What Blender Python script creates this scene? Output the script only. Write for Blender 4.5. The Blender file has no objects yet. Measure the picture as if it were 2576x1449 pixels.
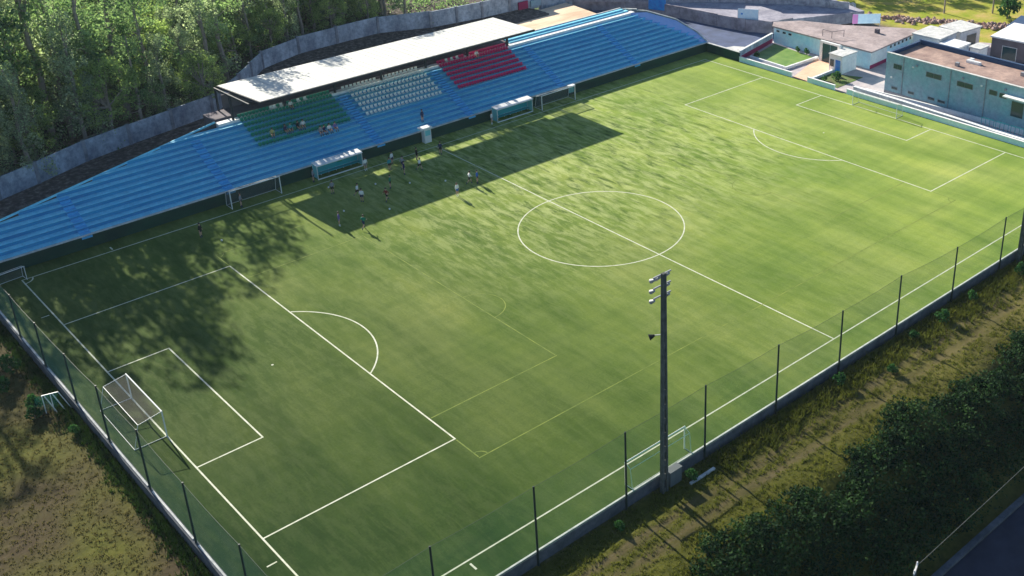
import bpy, math, random
import numpy as np
from mathutils import Vector, Matrix

random.seed(7)
rng = np.random.default_rng(7)
sc = bpy.context.scene
COL = sc.collection

# ------------------------------------------------------------------ camera
F_PX = 2857.43; PX = 339.21; PY = -225.57
yaw, pitch_a, roll = 0.81422, -0.44147, -0.00934
fw = Vector((math.cos(pitch_a)*math.cos(yaw), math.cos(pitch_a)*math.sin(yaw), math.sin(pitch_a)))
rt = fw.cross(Vector((0, 0, 1))).normalized()
up = rt.cross(fw)
r2 = rt*math.cos(roll) + up*math.sin(roll)
u2 = -rt*math.sin(roll) + up*math.cos(roll)
cam_d = bpy.data.cameras.new('camera')
cam = bpy.data.objects.new('camera', cam_d)
COL.objects.link(cam)
M = Matrix((r2, u2, -fw)).transposed().to_4x4()
M.translation = Vector((-23.092, -84.770, 56.209))
cam.matrix_world = M
cam_d.sensor_width = 36.0
cam_d.lens = F_PX/2576*36
cam_d.shift_x = -PX/2576
cam_d.shift_y = PY/2576
cam_d.clip_start = 1.0
cam_d.clip_end = 6000
sc.camera = cam

# ------------------------------------------------------------------ light
SUN_DIR = Vector((0.085, 1.0, 0.467)).normalized()      # towards the sun
EL = math.asin(SUN_DIR.z); AZ = math.atan2(SUN_DIR.x, SUN_DIR.y)
world = bpy.data.worlds.new('World'); sc.world = world
world.use_nodes = True
nt = world.node_tree
sky = nt.nodes.new('ShaderNodeTexSky'); sky.sky_type = 'NISHITA'
sky.sun_disc = False; sky.sun_elevation = EL; sky.sun_rotation = AZ
sky.air_density = 1.0; sky.dust_density = 0.6; sky.ozone_density = 3.5
bg = nt.nodes['Background']; bg.inputs['Strength'].default_value = 0.068
nt.links.new(sky.outputs[0], bg.inputs[0])
sun_d = bpy.data.lights.new('sun', 'SUN'); sun_d.energy = 5.0; sun_d.angle = math.radians(0.5)
sun_d.color = (1.0, 0.93, 0.80)
sun = bpy.data.objects.new('sun', sun_d); COL.objects.link(sun)
sun.rotation_euler = SUN_DIR.to_track_quat('Z', 'Y').to_euler()
sc.view_settings.view_transform = 'Standard'
sc.view_settings.look = 'None'
sc.view_settings.gamma = 1.0
sc.view_settings.use_curve_mapping = False
sc.view_settings.exposure = 1.12

# ------------------------------------------------------------------ materials
def mat(name, col, rough=0.8, spec=0.3, metal=0.0, noise=None, bump=None, alpha=None, col2=None, stretch=(1, 1, 1), detail=4, grime=0):
    m = bpy.data.materials.new(name); m.use_nodes = True
    N = m.node_tree.nodes; L = m.node_tree.links
    b = N['Principled BSDF']
    b.inputs['Roughness'].default_value = rough
    b.inputs['Specular IOR Level'].default_value = spec
    b.inputs['Metallic'].default_value = metal
    b.inputs['Base Color'].default_value = (*col, 1)
    if noise:
        tc = N.new('ShaderNodeTexCoord'); mp = N.new('ShaderNodeMapping')
        mp.inputs['Scale'].default_value = stretch
        L.new(tc.outputs['Object'], mp.inputs[0])
        n = N.new('ShaderNodeTexNoise'); n.inputs['Scale'].default_value = noise
        n.inputs['Detail'].default_value = detail; n.inputs['Roughness'].default_value = 0.65
        L.new(mp.outputs[0], n.inputs[0])
        cr = N.new('ShaderNodeValToRGB'); cr.color_ramp.elements[0].position = 0.34; cr.color_ramp.elements[1].position = 0.66
        c2 = col2 if col2 else tuple(c*0.65 for c in col)
        cr.color_ramp.elements[0].color = (*c2, 1); cr.color_ramp.elements[1].color = (*col, 1)
        L.new(n.outputs[0], cr.inputs[0]); L.new(cr.outputs[0], b.inputs['Base Color'])
        if grime:
            n2 = N.new('ShaderNodeTexNoise'); n2.inputs['Scale'].default_value = 1.7; n2.inputs['Detail'].default_value = 9; n2.inputs['Roughness'].default_value = 0.75
            L.new(tc.outputs['Object'], n2.inputs[0])
            r2_ = N.new('ShaderNodeValToRGB'); r2_.color_ramp.elements[0].position = 0.36; r2_.color_ramp.elements[1].position = 0.60
            r2_.color_ramp.elements[0].color = (1-grime, 1-grime*0.9, 1-grime*0.8, 1); r2_.color_ramp.elements[1].color = (1.04, 1.04, 1.02, 1)
            L.new(n2.outputs[0], r2_.inputs[0])
            mm = N.new('ShaderNodeMixRGB'); mm.blend_type = 'MULTIPLY'; mm.inputs[0].default_value = 1
            L.new(cr.outputs[0], mm.inputs[1]); L.new(r2_.outputs[0], mm.inputs[2]); L.new(mm.outputs[0], b.inputs['Base Color'])
        if bump:
            bp = N.new('ShaderNodeBump'); bp.inputs['Strength'].default_value = bump; bp.inputs['Distance'].default_value = 0.05
            L.new(n.outputs[0], bp.inputs['Height']); L.new(bp.outputs[0], b.inputs['Normal'])
    if alpha is not None:
        b.inputs['Alpha'].default_value = alpha
    return m

def leafmat(name, dark, light, tr=0.35):
    m = bpy.data.materials.new(name); m.use_nodes = True
    N = m.node_tree.nodes; L = m.node_tree.links
    b = N['Principled BSDF']; out = N['Material Output']
    b.inputs['Roughness'].default_value = 0.8; b.inputs['Specular IOR Level'].default_value = 0.08
    g = N.new('ShaderNodeNewGeometry'); oi = N.new('ShaderNodeObjectInfo')
    tc = N.new('ShaderNodeTexCoord')
    n = N.new('ShaderNodeTexNoise'); n.inputs['Scale'].default_value = 0.55; n.inputs['Detail'].default_value = 2
    L.new(g.outputs['Position'], n.inputs[0])
    a1 = N.new('ShaderNodeMath'); a1.operation = 'MULTIPLY_ADD'; a1.inputs[1].default_value = 0.45
    L.new(g.outputs['Random Per Island'], a1.inputs[0])
    a2 = N.new('ShaderNodeMath'); a2.operation = 'MULTIPLY_ADD'; a2.inputs[1].default_value = 1.5; a2.inputs[2].default_value = -0.62
    L.new(n.outputs[0], a2.inputs[0]); L.new(a2.outputs[0], a1.inputs[2])
    a3 = N.new('ShaderNodeMath'); a3.operation = 'MULTIPLY_ADD'; a3.inputs[1].default_value = 0.3
    L.new(oi.outputs['Random'], a3.inputs[0]); L.new(a1.outputs[0], a3.inputs[2])
    cr = N.new('ShaderNodeValToRGB')
    cr.color_ramp.elements[0].position = 0.1; cr.color_ramp.elements[1].position = 0.9
    cr.color_ramp.elements[0].color = (*dark, 1); cr.color_ramp.elements[1].color = (*light, 1)
    L.new(a3.outputs[0], cr.inputs[0]); L.new(cr.outputs[0], b.inputs['Base Color'])
    t = N.new('ShaderNodeBsdfTranslucent'); mx = N.new('ShaderNodeMixShader'); mx.inputs[0].default_value = tr
    br = N.new('ShaderNodeMixRGB'); br.blend_type = 'MULTIPLY'; br.inputs[0].default_value = 1; br.inputs[2].default_value = (1.25, 1.4, 0.85, 1)
    L.new(cr.outputs[0], br.inputs[1]); L.new(br.outputs[0], t.inputs[0])
    L.new(b.outputs[0], mx.inputs[1]); L.new(t.outputs[0], mx.inputs[2]); L.new(mx.outputs[0], out.inputs[0])
    return m

def netmat(name, col, fac):
    m = bpy.data.materials.new(name); m.use_nodes = True
    N = m.node_tree.nodes; L = m.node_tree.links
    b = N['Principled BSDF']; out = N['Material Output']
    b.inputs['Base Color'].default_value = (*col, 1); b.inputs['Roughness'].default_value = 0.8
    t = N.new('ShaderNodeBsdfTransparent'); mx = N.new('ShaderNodeMixShader')
    g = N.new('ShaderNodeNewGeometry'); n = N.new('ShaderNodeTexNoise'); n.inputs['Scale'].default_value = 0.35
    mp = N.new('ShaderNodeMapping'); mp.inputs['Scale'].default_value = (0.5, 0.5, 2.5)
    L.new(g.outputs['Position'], mp.inputs[0]); L.new(mp.outputs[0], n.inputs[0])
    mr = N.new('ShaderNodeMapRange'); mr.inputs[1].default_value = 0.3; mr.inputs[2].default_value = 0.7
    mr.inputs[3].default_value = fac*0.75; mr.inputs[4].default_value = fac*1.25
    L.new(n.outputs[0], mr.inputs[0]); L.new(mr.outputs[0], mx.inputs[0])
    L.new(t.outputs[0], mx.inputs[1]); L.new(b.outputs[0], mx.inputs[2]); L.new(mx.outputs[0], out.inputs[0])
    return m

MT = {}
MT['white'] = mat('white_paint', (0.88, 0.88, 0.87), 0.6, noise=1.2, col2=(0.74, 0.75, 0.74), grime=0.12)
MT['roof_white'] = mat('roof_white', (0.64, 0.635, 0.59), 0.7, noise=0.35, col2=(0.54, 0.54, 0.50), stretch=(2.5, 0.4, 1), detail=6, grime=0.12)
MT['conc'] = mat('concrete', (0.36, 0.38, 0.42), 0.9, noise=0.7, col2=(0.20, 0.22, 0.26), bump=0.3, grime=0.30)
MT['conc_wall'] = mat('concrete_wall', (0.58, 0.66, 0.74), 0.9, noise=0.45, col2=(0.26, 0.30, 0.37), bump=0.4, stretch=(1, 1, 0.6), detail=7, grime=0.45)
MT['conc_dark'] = mat('concrete_dark', (0.13, 0.14, 0.16), 0.9, noise=0.8, col2=(0.07, 0.08, 0.09), grime=0.30)
MT['conc_light'] = mat('concrete_light', (0.72, 0.71, 0.68), 0.85, noise=1.1, col2=(0.50, 0.50, 0.48), grime=0.30)
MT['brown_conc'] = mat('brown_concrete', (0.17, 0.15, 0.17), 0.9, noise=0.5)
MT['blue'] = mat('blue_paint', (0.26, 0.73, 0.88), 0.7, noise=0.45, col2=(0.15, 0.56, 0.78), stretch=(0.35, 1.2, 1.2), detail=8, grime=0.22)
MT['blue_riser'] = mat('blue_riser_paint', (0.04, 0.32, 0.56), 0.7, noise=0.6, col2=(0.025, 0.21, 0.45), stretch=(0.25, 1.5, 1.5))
MT['blue_aisle'] = mat('blue_aisle_paint', (0.10, 0.46, 0.80), 0.7, noise=1.2, col2=(0.07, 0.36, 0.68))
MT['blue_pale'] = mat('blue_pale_paint', (0.38, 0.52, 0.85), 0.6, noise=0.7, col2=(0.30, 0.46, 0.80))
MT['greenwall'] = mat('green_wall', (0.008, 0.060, 0.036), 0.85, noise=0.8, col2=(0.005, 0.035, 0.026), stretch=(0.3, 1, 1))
MT['seat_green'] = mat('seat_green', (0.006, 0.26, 0.17), 0.5)
MT['seat_white'] = mat('seat_white', (0.80, 0.83, 0.78), 0.4)
MT['seat_red'] = mat('seat_red', (0.60, 0.015, 0.14), 0.5)
MT['steel'] = mat('painted_steel', (0.035, 0.04, 0.05), 0.6)
MT['post'] = mat('post_green_steel', (0.02, 0.035, 0.03), 0.6)
MT['galv'] = mat('galvanised', (0.35, 0.36, 0.37), 0.5, metal=0.3)
MT['mast'] = mat('mast_concrete', (0.12, 0.13, 0.12), 0.9, noise=2.0, col2=(0.06, 0.07, 0.065))
MT['cab'] = mat('cabinet_grey', (0.14, 0.16, 0.16), 0.7)
MT['black'] = mat('black_plastic', (0.012, 0.012, 0.012), 0.6)
MT['glass'] = mat('dark_glass', (0.01, 0.05, 0.06), 0.15, spec=0.6)
MT['teal'] = mat('teal_render', (0.23, 0.47, 0.52), 0.8, noise=0.35, col2=(0.31, 0.41, 0.50), detail=5, grime=0.30)
MT['ltblue'] = mat('light_blue_paint', (0.45, 0.80, 0.93), 0.7, noise=0.25, col2=(0.75, 0.87, 0.93), grime=0.12)
MT['pink_roof'] = mat('pink_roof_felt', (0.48, 0.39, 0.38), 0.9, noise=0.3, col2=(0.27, 0.215, 0.21), detail=6, grime=0.30)
MT['brown_roof'] = mat('brown_roof_gravel', (0.48, 0.33, 0.27), 0.95, noise=0.35, col2=(0.25, 0.165, 0.145), detail=6, grime=0.30)
MT['navy'] = mat('navy_and_shade', (0.03, 0.07, 0.15), 0.8)  # dark roofs, and shade put into colour on parapets and terrace gap
MT['crimson'] = mat('crimson_paint', (0.30, 0.02, 0.09), 0.7)
MT['terracotta'] = mat('terracotta_paving', (0.85, 0.52, 0.36), 0.9, noise=0.8, col2=(0.72, 0.42, 0.28))
MT['asphalt'] = mat('asphalt', (0.085, 0.10, 0.15), 0.9, noise=0.5, col2=(0.06, 0.07, 0.105), grime=0.30)
MT['road_blue'] = mat('road_blue', (0.09, 0.12, 0.22), 0.9, noise=0.5, col2=(0.06, 0.08, 0.14))
MT['street_grey'] = mat('street_grey', (0.42, 0.40, 0.46), 0.9, noise=0.4, col2=(0.26, 0.25, 0.31), stretch=(1, 1, 1), grime=0.30)
MT['wall_brown'] = mat('wall_brown', (0.40, 0.37, 0.41), 0.9, noise=0.7, col2=(0.20, 0.18, 0.21), bump=0.4)
MT['yard'] = mat('yard_concrete', (0.56, 0.48, 0.46), 0.9, noise=0.5, col2=(0.36, 0.33, 0.35))
MT['sand'] = mat('sand', (0.85, 0.66, 0.46), 0.95, noise=0.3, col2=(0.55, 0.38, 0.25), detail=8, stretch=(0.5, 1.4, 1))
MT['stone'] = mat('stone', (0.46, 0.44, 0.48), 0.9, noise=1.2, col2=(0.22, 0.21, 0.25), bump=0.5)
MT['rubble'] = mat('rubble', (0.50, 0.38, 0.32), 0.95, noise=0.8, col2=(0.22, 0.12, 0.10))
MT['poster_blue'] = mat('poster_blue', (0.02, 0.16, 0.60), 0.4, noise=1.1, col2=(0.02, 0.35, 0.75))
MT['banner_white'] = mat('banner_white', (0.66, 0.78, 0.86), 0.4, noise=1.5, col2=(0.50, 0.66, 0.80))
MT['pink'] = mat('pink_print', (0.65, 0.22, 0.5), 0.5)
MT['line_white'] = mat('line_white', (0.66, 0.66, 0.54), 0.9, noise=1.5, col2=(0.44, 0.48, 0.33))
MT['line_yellow'] = mat('line_yellow', (0.22, 0.27, 0.045), 0.9, noise=0.8, col2=(0.10, 0.15, 0.025))
MT['polyc'] = mat('aqua_panel', (0.18, 0.55, 0.58), 0.35)
MT['polyc2'] = mat('turquoise_bench', (0.02, 0.33, 0.38), 0.4)
MT['metalwhite'] = mat('white_metal', (0.70, 0.72, 0.70), 0.4)
MT['bark'] = mat('bark', (0.34, 0.29, 0.25), 0.9, noise=3.0)
MT['skin'] = mat('skin', (0.50, 0.30, 0.21), 0.6)
MT['hair'] = mat('hair', (0.03, 0.02, 0.015), 0.6)
MT['orange'] = mat('orange_plastic', (0.7, 0.2, 0.03), 0.5)
MT['net_near'] = netmat('net_near', (0.05, 0.30, 0.13), 0.22)
MT['net_left'] = netmat('net_left', (0.06, 0.24, 0.20), 0.30)
MT['net_goal'] = netmat('net_goal', (0.50, 0.46, 0.38), 0.085)
MT['net_goal_dark'] = netmat('net_goal_dark', (0.10, 0.13, 0.14), 0.40)
MT['leaf_euc'] = leafmat('leaf_eucalyptus', (0.065, 0.11, 0.08), (0.52, 0.58, 0.42), 0.5)
MT['leaf_aca'] = leafmat('leaf_acacia', (0.065, 0.12, 0.045), (0.50, 0.60, 0.25), 0.5)
MT['leaf_pine'] = leafmat('leaf_pine', (0.05, 0.11, 0.06), (0.34, 0.45, 0.23), 0.5)
MT['leaf_bush'] = leafmat('leaf_bramble', (0.008, 0.028, 0.012), (0.050, 0.105, 0.026), 0.2)
MT['leaf_fresh'] = leafmat('leaf_fresh', (0.015, 0.06, 0.022), (0.06, 0.16, 0.04), 0.25)
MT['grass_blade'] = leafmat('grass_blade', (0.07, 0.085, 0.014), (0.20, 0.20, 0.04), 0.3)
MT['grass_verge'] = leafmat('grass_verge', (0.012, 0.035, 0.008), (0.045, 0.085, 0.018), 0.2)
MT['straw'] = leafmat('straw', (0.10, 0.080, 0.038), (0.17, 0.135, 0.065), 0.35)

def pmat(name, build):
    m = bpy.data.materials.new(name); m.use_nodes = True
    N = m.node_tree.nodes; L = m.node_tree.links
    build(N, L, N['Principled BSDF']); return m
def ramp(N, L, src, stops):
    cr = N.new('ShaderNodeValToRGB'); e = cr.color_ramp.elements
    e[0].position = stops[0][0]; e[0].color = (*stops[0][1], 1)
    e[1].position = stops[-1][0]; e[1].color = (*stops[-1][1], 1)
    for p, c in stops[1:-1]:
        x = e.new(p); x.color = (*c, 1)
    L.new(src, cr.inputs[0]); return cr.outputs[0]
def noise(N, L, vec, scale, stretch=(1, 1, 1), detail=4, rough=0.6, rot=0, dist=0):
    mp = N.new('ShaderNodeMapping'); mp.inputs['Scale'].default_value = stretch; mp.inputs['Rotation'].default_value = (0, 0, rot)
    n = N.new('ShaderNodeTexNoise'); n.inputs['Scale'].default_value = scale; n.inputs['Detail'].default_value = detail
    n.inputs['Roughness'].default_value = rough; n.inputs['Distortion'].default_value = dist
    L.new(vec, mp.inputs[0]); L.new(mp.outputs[0], n.inputs[0]); return n.outputs[0]
def mixc(N, L, f, a, b, mode='MIX'):
    mx = N.new('ShaderNodeMixRGB'); mx.blend_type = mode
    for i, v in zip((0, 1, 2), (f, a, b)):
        if isinstance(v, (int, float)): mx.inputs[i].default_value = v
        elif isinstance(v, tuple): mx.inputs[i].default_value = (*v, 1)
        else: L.new(v, mx.inputs[i])
    return mx.outputs[0]
def mrange(N, L, v, a, b, c=0.0, d=1.0):
    m = N.new('ShaderNodeMapRange'); m.interpolation_type = 'SMOOTHSTEP'
    for i, x in zip((1, 2, 3, 4), (a, b, c, d)): m.inputs[i].default_value = x
    L.new(v, m.inputs[0]); return m.outputs[0]
def math_(N, L, op, a, b=0.0, c=None):
    m = N.new('ShaderNodeMath'); m.operation = op
    for i, x in enumerate((a, b) if c is None else (a, b, c)):
        if isinstance(x, (int, float)): m.inputs[i].default_value = x
        else: L.new(x, m.inputs[i])
    return m.outputs[0]

def turf(N, L, b):
    g = N.new('ShaderNodeNewGeometry'); P = g.outputs['Position']
    s = N.new('ShaderNodeSeparateXYZ'); L.new(P, s.inputs[0])
    streak = noise(N, L, P, 1.35, (1.0, 0.24, 1), 6, 0.70, rot=0.10, dist=0.4)     # wear streaks run across the pitch
    streak2 = noise(N, L, P, 1.15, (1.0, 0.24, 1), 6, 0.68, rot=-0.04, dist=0.4)
    blot = noise(N, L, P, 0.06, (1, 1, 1), 3, 0.5)
    fine = noise(N, L, P, 5.0, (1, 1, 1), 2, 0.6)
    broad = noise(N, L, P, 0.30, (1.0, 0.14, 1), 4, 0.55, rot=0.05, dist=0.3)
    seam = noise(N, L, P, 0.9, (0.05, 1.0, 1), 3, 0.5)
    # wear is strongest through the middle and the far half
    a = math_(N, L, 'MULTIPLY', mrange(N, L, s.outputs[0], 22, 52, 0.10, 1.0), mrange(N, L, s.outputs[0], 70, 96, 1.0, 0.12))
    yb = mrange(N, L, s.outputs[1], -16, 10, 0.10, 1.0)
    wear = math_(N, L, 'MULTIPLY', a, yb)
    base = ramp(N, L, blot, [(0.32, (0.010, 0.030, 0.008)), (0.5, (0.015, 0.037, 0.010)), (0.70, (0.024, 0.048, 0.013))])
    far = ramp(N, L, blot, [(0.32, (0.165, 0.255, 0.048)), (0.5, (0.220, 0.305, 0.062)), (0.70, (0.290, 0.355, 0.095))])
    col = mixc(N, L, math_(N, L, 'MULTIPLY', mrange(N, L, math_(N, L, 'MULTIPLY_ADD', s.outputs[1], 0.32, s.outputs[0]), -22, 92, 0, 1), 1.0), base, far)  # dark fade painted into the turf colour, deepest at the near left
    col = mixc(N, L, 1.0, col, ramp(N, L, broad, [(0.32, (0.74, 0.80, 0.74)), (0.5, (1, 1, 1)), (0.68, (1.22, 1.14, 1.1))]), 'MULTIPLY')
    col = mixc(N, L, 1.0, col, ramp(N, L, seam, [(0.38, (0.93, 0.95, 0.93)), (0.62, (1.06, 1.04, 1.04))]), 'MULTIPLY')
    roll = math_(N, L, 'SINE', math_(N, L, 'MULTIPLY', s.outputs[0], 0.785))
    col = mixc(N, L, 1.0, col, ramp(N, L, math_(N, L, 'MULTIPLY_ADD', roll, 2.0, 0.5), [(0.0, (0.955, 0.965, 0.955)), (1.0, (1.03, 1.02, 1.03))]), 'MULTIPLY')
    st = ramp(N, L, streak, [(0.44, (0.0, 0.0, 0.0)), (0.60, (1, 1, 1))])
    f1 = math_(N, L, 'MULTIPLY', st, math_(N, L, 'MULTIPLY_ADD', wear, 0.95, 0.05))
    col = mixc(N, L, f1, col, mixc(N, L, 0.50, col, (0.50, 0.54, 0.24)))
    dk = ramp(N, L, streak2, [(0.34, (1, 1, 1)), (0.49, (0, 0, 0))])
    f2 = math_(N, L, 'MULTIPLY', dk, math_(N, L, 'MULTIPLY_ADD', wear, 0.72, 0.10))
    col = mixc(N, L, f2, col, (0.040, 0.085, 0.016))
    col = mixc(N, L, 0.35, col, mixc(N, L, 1.0, col, ramp(N, L, fine, [(0.3, (0.72, 0.75, 0.7)), (0.7, (1.25, 1.2, 1.2))]), 'MULTIPLY'))
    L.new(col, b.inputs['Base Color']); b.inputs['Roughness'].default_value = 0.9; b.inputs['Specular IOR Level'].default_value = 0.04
    bp = N.new('ShaderNodeBump'); bp.inputs['Strength'].default_value = 0.25; bp.inputs['Distance'].default_value = 0.03
    L.new(fine, bp.inputs['Height']); L.new(bp.outputs[0], b.inputs['Normal'])
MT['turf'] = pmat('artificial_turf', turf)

def ground(N, L, b):
    g = N.new('ShaderNodeNewGeometry'); P = g.outputs['Position']
    s = N.new('ShaderNodeSeparateXYZ'); L.new(P, s.inputs[0])
    n1 = noise(N, L, P, 0.25, detail=6); n2 = noise(N, L, P, 1.6, detail=5, rough=0.7); n3 = noise(N, L, P, 0.08, detail=3)
    n4 = noise(N, L, P, 1.1, (0.12, 1.0, 1), 5, 0.7)
    litter = ramp(N, L, n2, [(0.3, (0.045, 0.038, 0.034)), (0.5, (0.105, 0.085, 0.075)), (0.72, (0.30, 0.25, 0.21))])
    brown = ramp(N, L, n2, [(0.3, (0.048, 0.036, 0.018)), (0.5, (0.062, 0.046, 0.023)), (0.72, (0.080, 0.062, 0.033))])
    olive = ramp(N, L, n2, [(0.3, (0.050, 0.056, 0.009)), (0.52, (0.085, 0.088, 0.014)), (0.74, (0.12, 0.115, 0.024))])
    field = ramp(N, L, n1, [(0.35, (0.22, 0.28, 0.02)), (0.5, (0.33, 0.32, 0.05)), (0.68, (0.46, 0.34, 0.12))])
    # left field: brown with olive patches
    leftc = mixc(N, L, ramp(N, L, n3, [(0.42, (0, 0, 0)), (0.62, (1, 1, 1))]), brown, olive)
    # near strip with wheel tracks running along it
    yy = math_(N, L, 'ADD', s.outputs[1], math_(N, L, 'MULTIPLY', math_(N, L, 'SUBTRACT', n1, 0.5), 1.4))
    t1 = math_(N, L, 'ABSOLUTE', math_(N, L, 'ADD', yy, 38.2)); t2 = math_(N, L, 'ABSOLUTE', math_(N, L, 'ADD', yy, 39.9))
    tm = math_(N, L, 'MAXIMUM', mrange(N, L, t1, 0.15, 0.9, 0.8, 0), mrange(N, L, t2, 0.15, 0.9, 0.8, 0))
    tm = math_(N, L, 'MULTIPLY', tm, ramp(N, L, n4, [(0.35, (0.35,)*3), (0.6, (1, 1, 1))]))
    dirt = ramp(N, L, n4, [(0.3, (0.075, 0.058, 0.026)), (0.7, (0.150, 0.118, 0.062))])
    strip = mixc(N, L, tm, olive, dirt)
    fx = mrange(N, L, s.outputs[0], 30, 75, 0, 0.55)
    strip = mixc(N, L, fx, strip, mixc(N, L, ramp(N, L, n1, [(0.4, (0, 0, 0)), (0.6, (1, 1, 1))]), dirt, (0.22, 0.19, 0.06)))
    near = mrange(N, L, s.outputs[1], -35.5, -34.0, 1, 0)
    left = math_(N, L, 'MULTIPLY', mrange(N, L, s.outputs[0], -3.8, -2.8, 1, 0), mrange(N, L, s.outputs[1], 33, 37, 1, 0))
    farf = math_(N, L, 'MULTIPLY', mrange(N, L, s.outputs[0], 133, 137, 0, 1), mrange(N, L, s.outputs[1], -20, -14, 0, 1))
    col = mixc(N, L, farf, litter, field)
    col = mixc(N, L, near, col, strip)
    col = mixc(N, L, left, col, leftc)
    L.new(col, b.inputs['Base Color']); b.inputs['Roughness'].default_value = 0.95; b.inputs['Specular IOR Level'].default_value = 0.1
    bp = N.new('ShaderNodeBump'); bp.inputs['Strength'].default_value = 0.5; bp.inputs['Distance'].default_value = 0.15
    L.new(n2, bp.inputs['Height']); L.new(bp.outputs[0], b.inputs['Normal'])
MT['ground'] = pmat('ground_cover', ground)

# ------------------------------------------------------------------ helpers
def tag(o, label=None, cat=None, group=None, kind=None):
    if label: o['label'] = label
    if cat: o['category'] = cat
    if group: o['group'] = group
    if kind: o['kind'] = kind
    return o
def empty(name, loc, label=None, cat=None, group=None, rz=0):
    o = bpy.data.objects.new(name, None); COL.objects.link(o)
    o.location = loc; o.rotation_euler = (0, 0, rz); o.empty_display_size = 0.2
    return tag(o, label, cat, group)
class MB:
    def __init__(s): s.v = []; s.f = []; s.m = []; s.cur = 0
    def add(s, vs, fs):
        n = len(s.v); s.v += [tuple(v) for v in vs]; s.f += [tuple(i+n for i in f) for f in fs]; s.m += [s.cur]*len(fs); return s
    def box(s, x0, x1, y0, y1, z0, z1):
        return s.add([(x0, y0, z0), (x1, y0, z0), (x1, y1, z0), (x0, y1, z0), (x0, y0, z1), (x1, y0, z1), (x1, y1, z1), (x0, y1, z1)],
                     [(0, 3, 2, 1), (4, 5, 6, 7), (0, 1, 5, 4), (1, 2, 6, 5), (2, 3, 7, 6), (3, 0, 4, 7)])
    def bar(s, a, b, w, h=None):
        a = Vector(a); b = Vector(b); h = h or w
        d = (b-a).normalized(); r = d.cross(Vector((0, 0, 1)))
        r = Vector((1, 0, 0)) if r.length < 1e-4 else r.normalized()
        u = r.cross(d)
        vs = [p + r*i*w/2 + u*j*h/2 for p in (a, b) for i, j in ((-1, -1), (1, -1), (1, 1), (-1, 1))]
        return s.add(vs, [(0, 1, 2, 3), (7, 6, 5, 4), (0, 4, 5, 1), (1, 5, 6, 2), (2, 6, 7, 3), (3, 7, 4, 0)])
    def tube(s, a, b, r0, r1=None, n=8):
        a = Vector(a); b = Vector(b); r1 = r0 if r1 is None else r1
        d = (b-a).normalized(); x = d.orthogonal().normalized(); y = d.cross(x)
        vs = []
        for p, r in ((a, r0), (b, r1)):
            for k in range(n):
                t = 2*math.pi*k/n; vs.append(p + x*r*math.cos(t) + y*r*math.sin(t))
        return s.add(vs, [(k, (k+1) % n, n+(k+1) % n, n+k) for k in range(n)] + [tuple(range(n-1, -1, -1)), tuple(range(n, 2*n))])
    def prism(s, poly, z0, z1):
        n = len(poly)
        vs = [(x, y, z0) for x, y in poly] + [(x, y, z1) for x, y in poly]
        return s.add(vs, [tuple(range(n-1, -1, -1)), tuple(range(n, 2*n))] + [(k, (k+1) % n, n+(k+1) % n, n+k) for k in range(n)])
    def quad(s, a, b, c, d): return s.add([a, b, c, d], [(0, 1, 2, 3)])
    def mesh(s, name, mats):
        me = bpy.data.meshes.new(name); me.from_pydata(s.v, [], s.f)
        for m in (mats if isinstance(mats, (list, tuple)) else [mats]): me.materials.append(m)
        me.polygons.foreach_set('material_index', s.m); me.update(); return me
    def build(s, name, m, parent=None, label=None):
        o = bpy.data.objects.new(name, s.mesh(name, m)); COL.objects.link(o)
        if parent is not None:
            o.parent = parent
        if label: o['label'] = label
        return o
def link(name, me, parent=None, loc=None, rz=0, scale=None):
    o = bpy.data.objects.new(name, me); COL.objects.link(o)
    if parent is not None: o.parent = parent
    if loc is not None: o.location = loc
    if rz: o.rotation_euler = (0, 0, rz)
    if scale: o.scale = scale
    return o
def copy_tree(o, parent=None):
    c = o.copy(); COL.objects.link(c); c.parent = parent
    for ch in list(o.children): copy_tree(ch, c)
    return c
def fast_mesh(name, verts, quads, m):
    me = bpy.data.meshes.new(name)
    nv, nf = len(verts), len(quads); k = quads.shape[1]
    me.vertices.add(nv); me.vertices.foreach_set('co', verts.astype(np.float32).ravel())
    me.loops.add(nf*k); me.loops.foreach_set('vertex_index', quads.astype(np.int32).ravel())
    me.polygons.add(nf); me.polygons.foreach_set('loop_start', np.arange(0, nf*k, k, dtype=np.int32))
    me.polygons.foreach_set('loop_total', np.full(nf, k, dtype=np.int32))
    me.update(calc_edges=True); me.validate()
    if m is not None: me.materials.append(m)
    return me

# ------------------------------------------------------------------ terrain
def sstep(a, b, v):
    t = np.clip((v-a)/(b-a), 0, 1); return t*t*(3-2*t)
def terrain(x, y):
    x = np.asarray(x, float); y = np.asarray(y, float)
    z = np.full(np.broadcast(x, y).shape, -0.35)
    zn = -1.0 - 4.95*sstep(-42.5, -52.2, y)
    near = sstep(-33.2, -34.85, y)
    z = z*(1-near) + zn*near
    leftm = sstep(-2.2, -3.9, x)*(1-sstep(36, 42, y))
    zl = -0.85 - 0.9*sstep(-4, -16, x)
    z = np.where(y > -34, z*(1-leftm)+zl*leftm, np.where(x < -3.7, np.minimum(z, z), z))
    back = sstep(38, 49, y)*(1-sstep(99, 108, x + 0.35*(y-50)))
    z = z*(1-back) + 2.0*back
    rise = np.clip(y-62, 0, 200)*0.05*back
    right = sstep(103.0, 104.5, x)*sstep(-60, -36, y)
    z = z*(1-right*(1-back)) + (-0.02)*right*(1-back)
    z = np.maximum(z, -7.5)
    return z + np.minimum(rise, 6.0)
def grid_axis(lo, hi, step):
    core = list(np.arange(lo, hi+1e-6, step))
    out = [hi]; s = step
    while out[-1] < 3500: s *= 1.6; out.append(out[-1]+s)
    neg = [lo]; s = step
    while neg[-1] > -3500: s *= 1.6; neg.append(neg[-1]-s)
    return np.array(neg[:0:-1] + core + out[1:])
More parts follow.
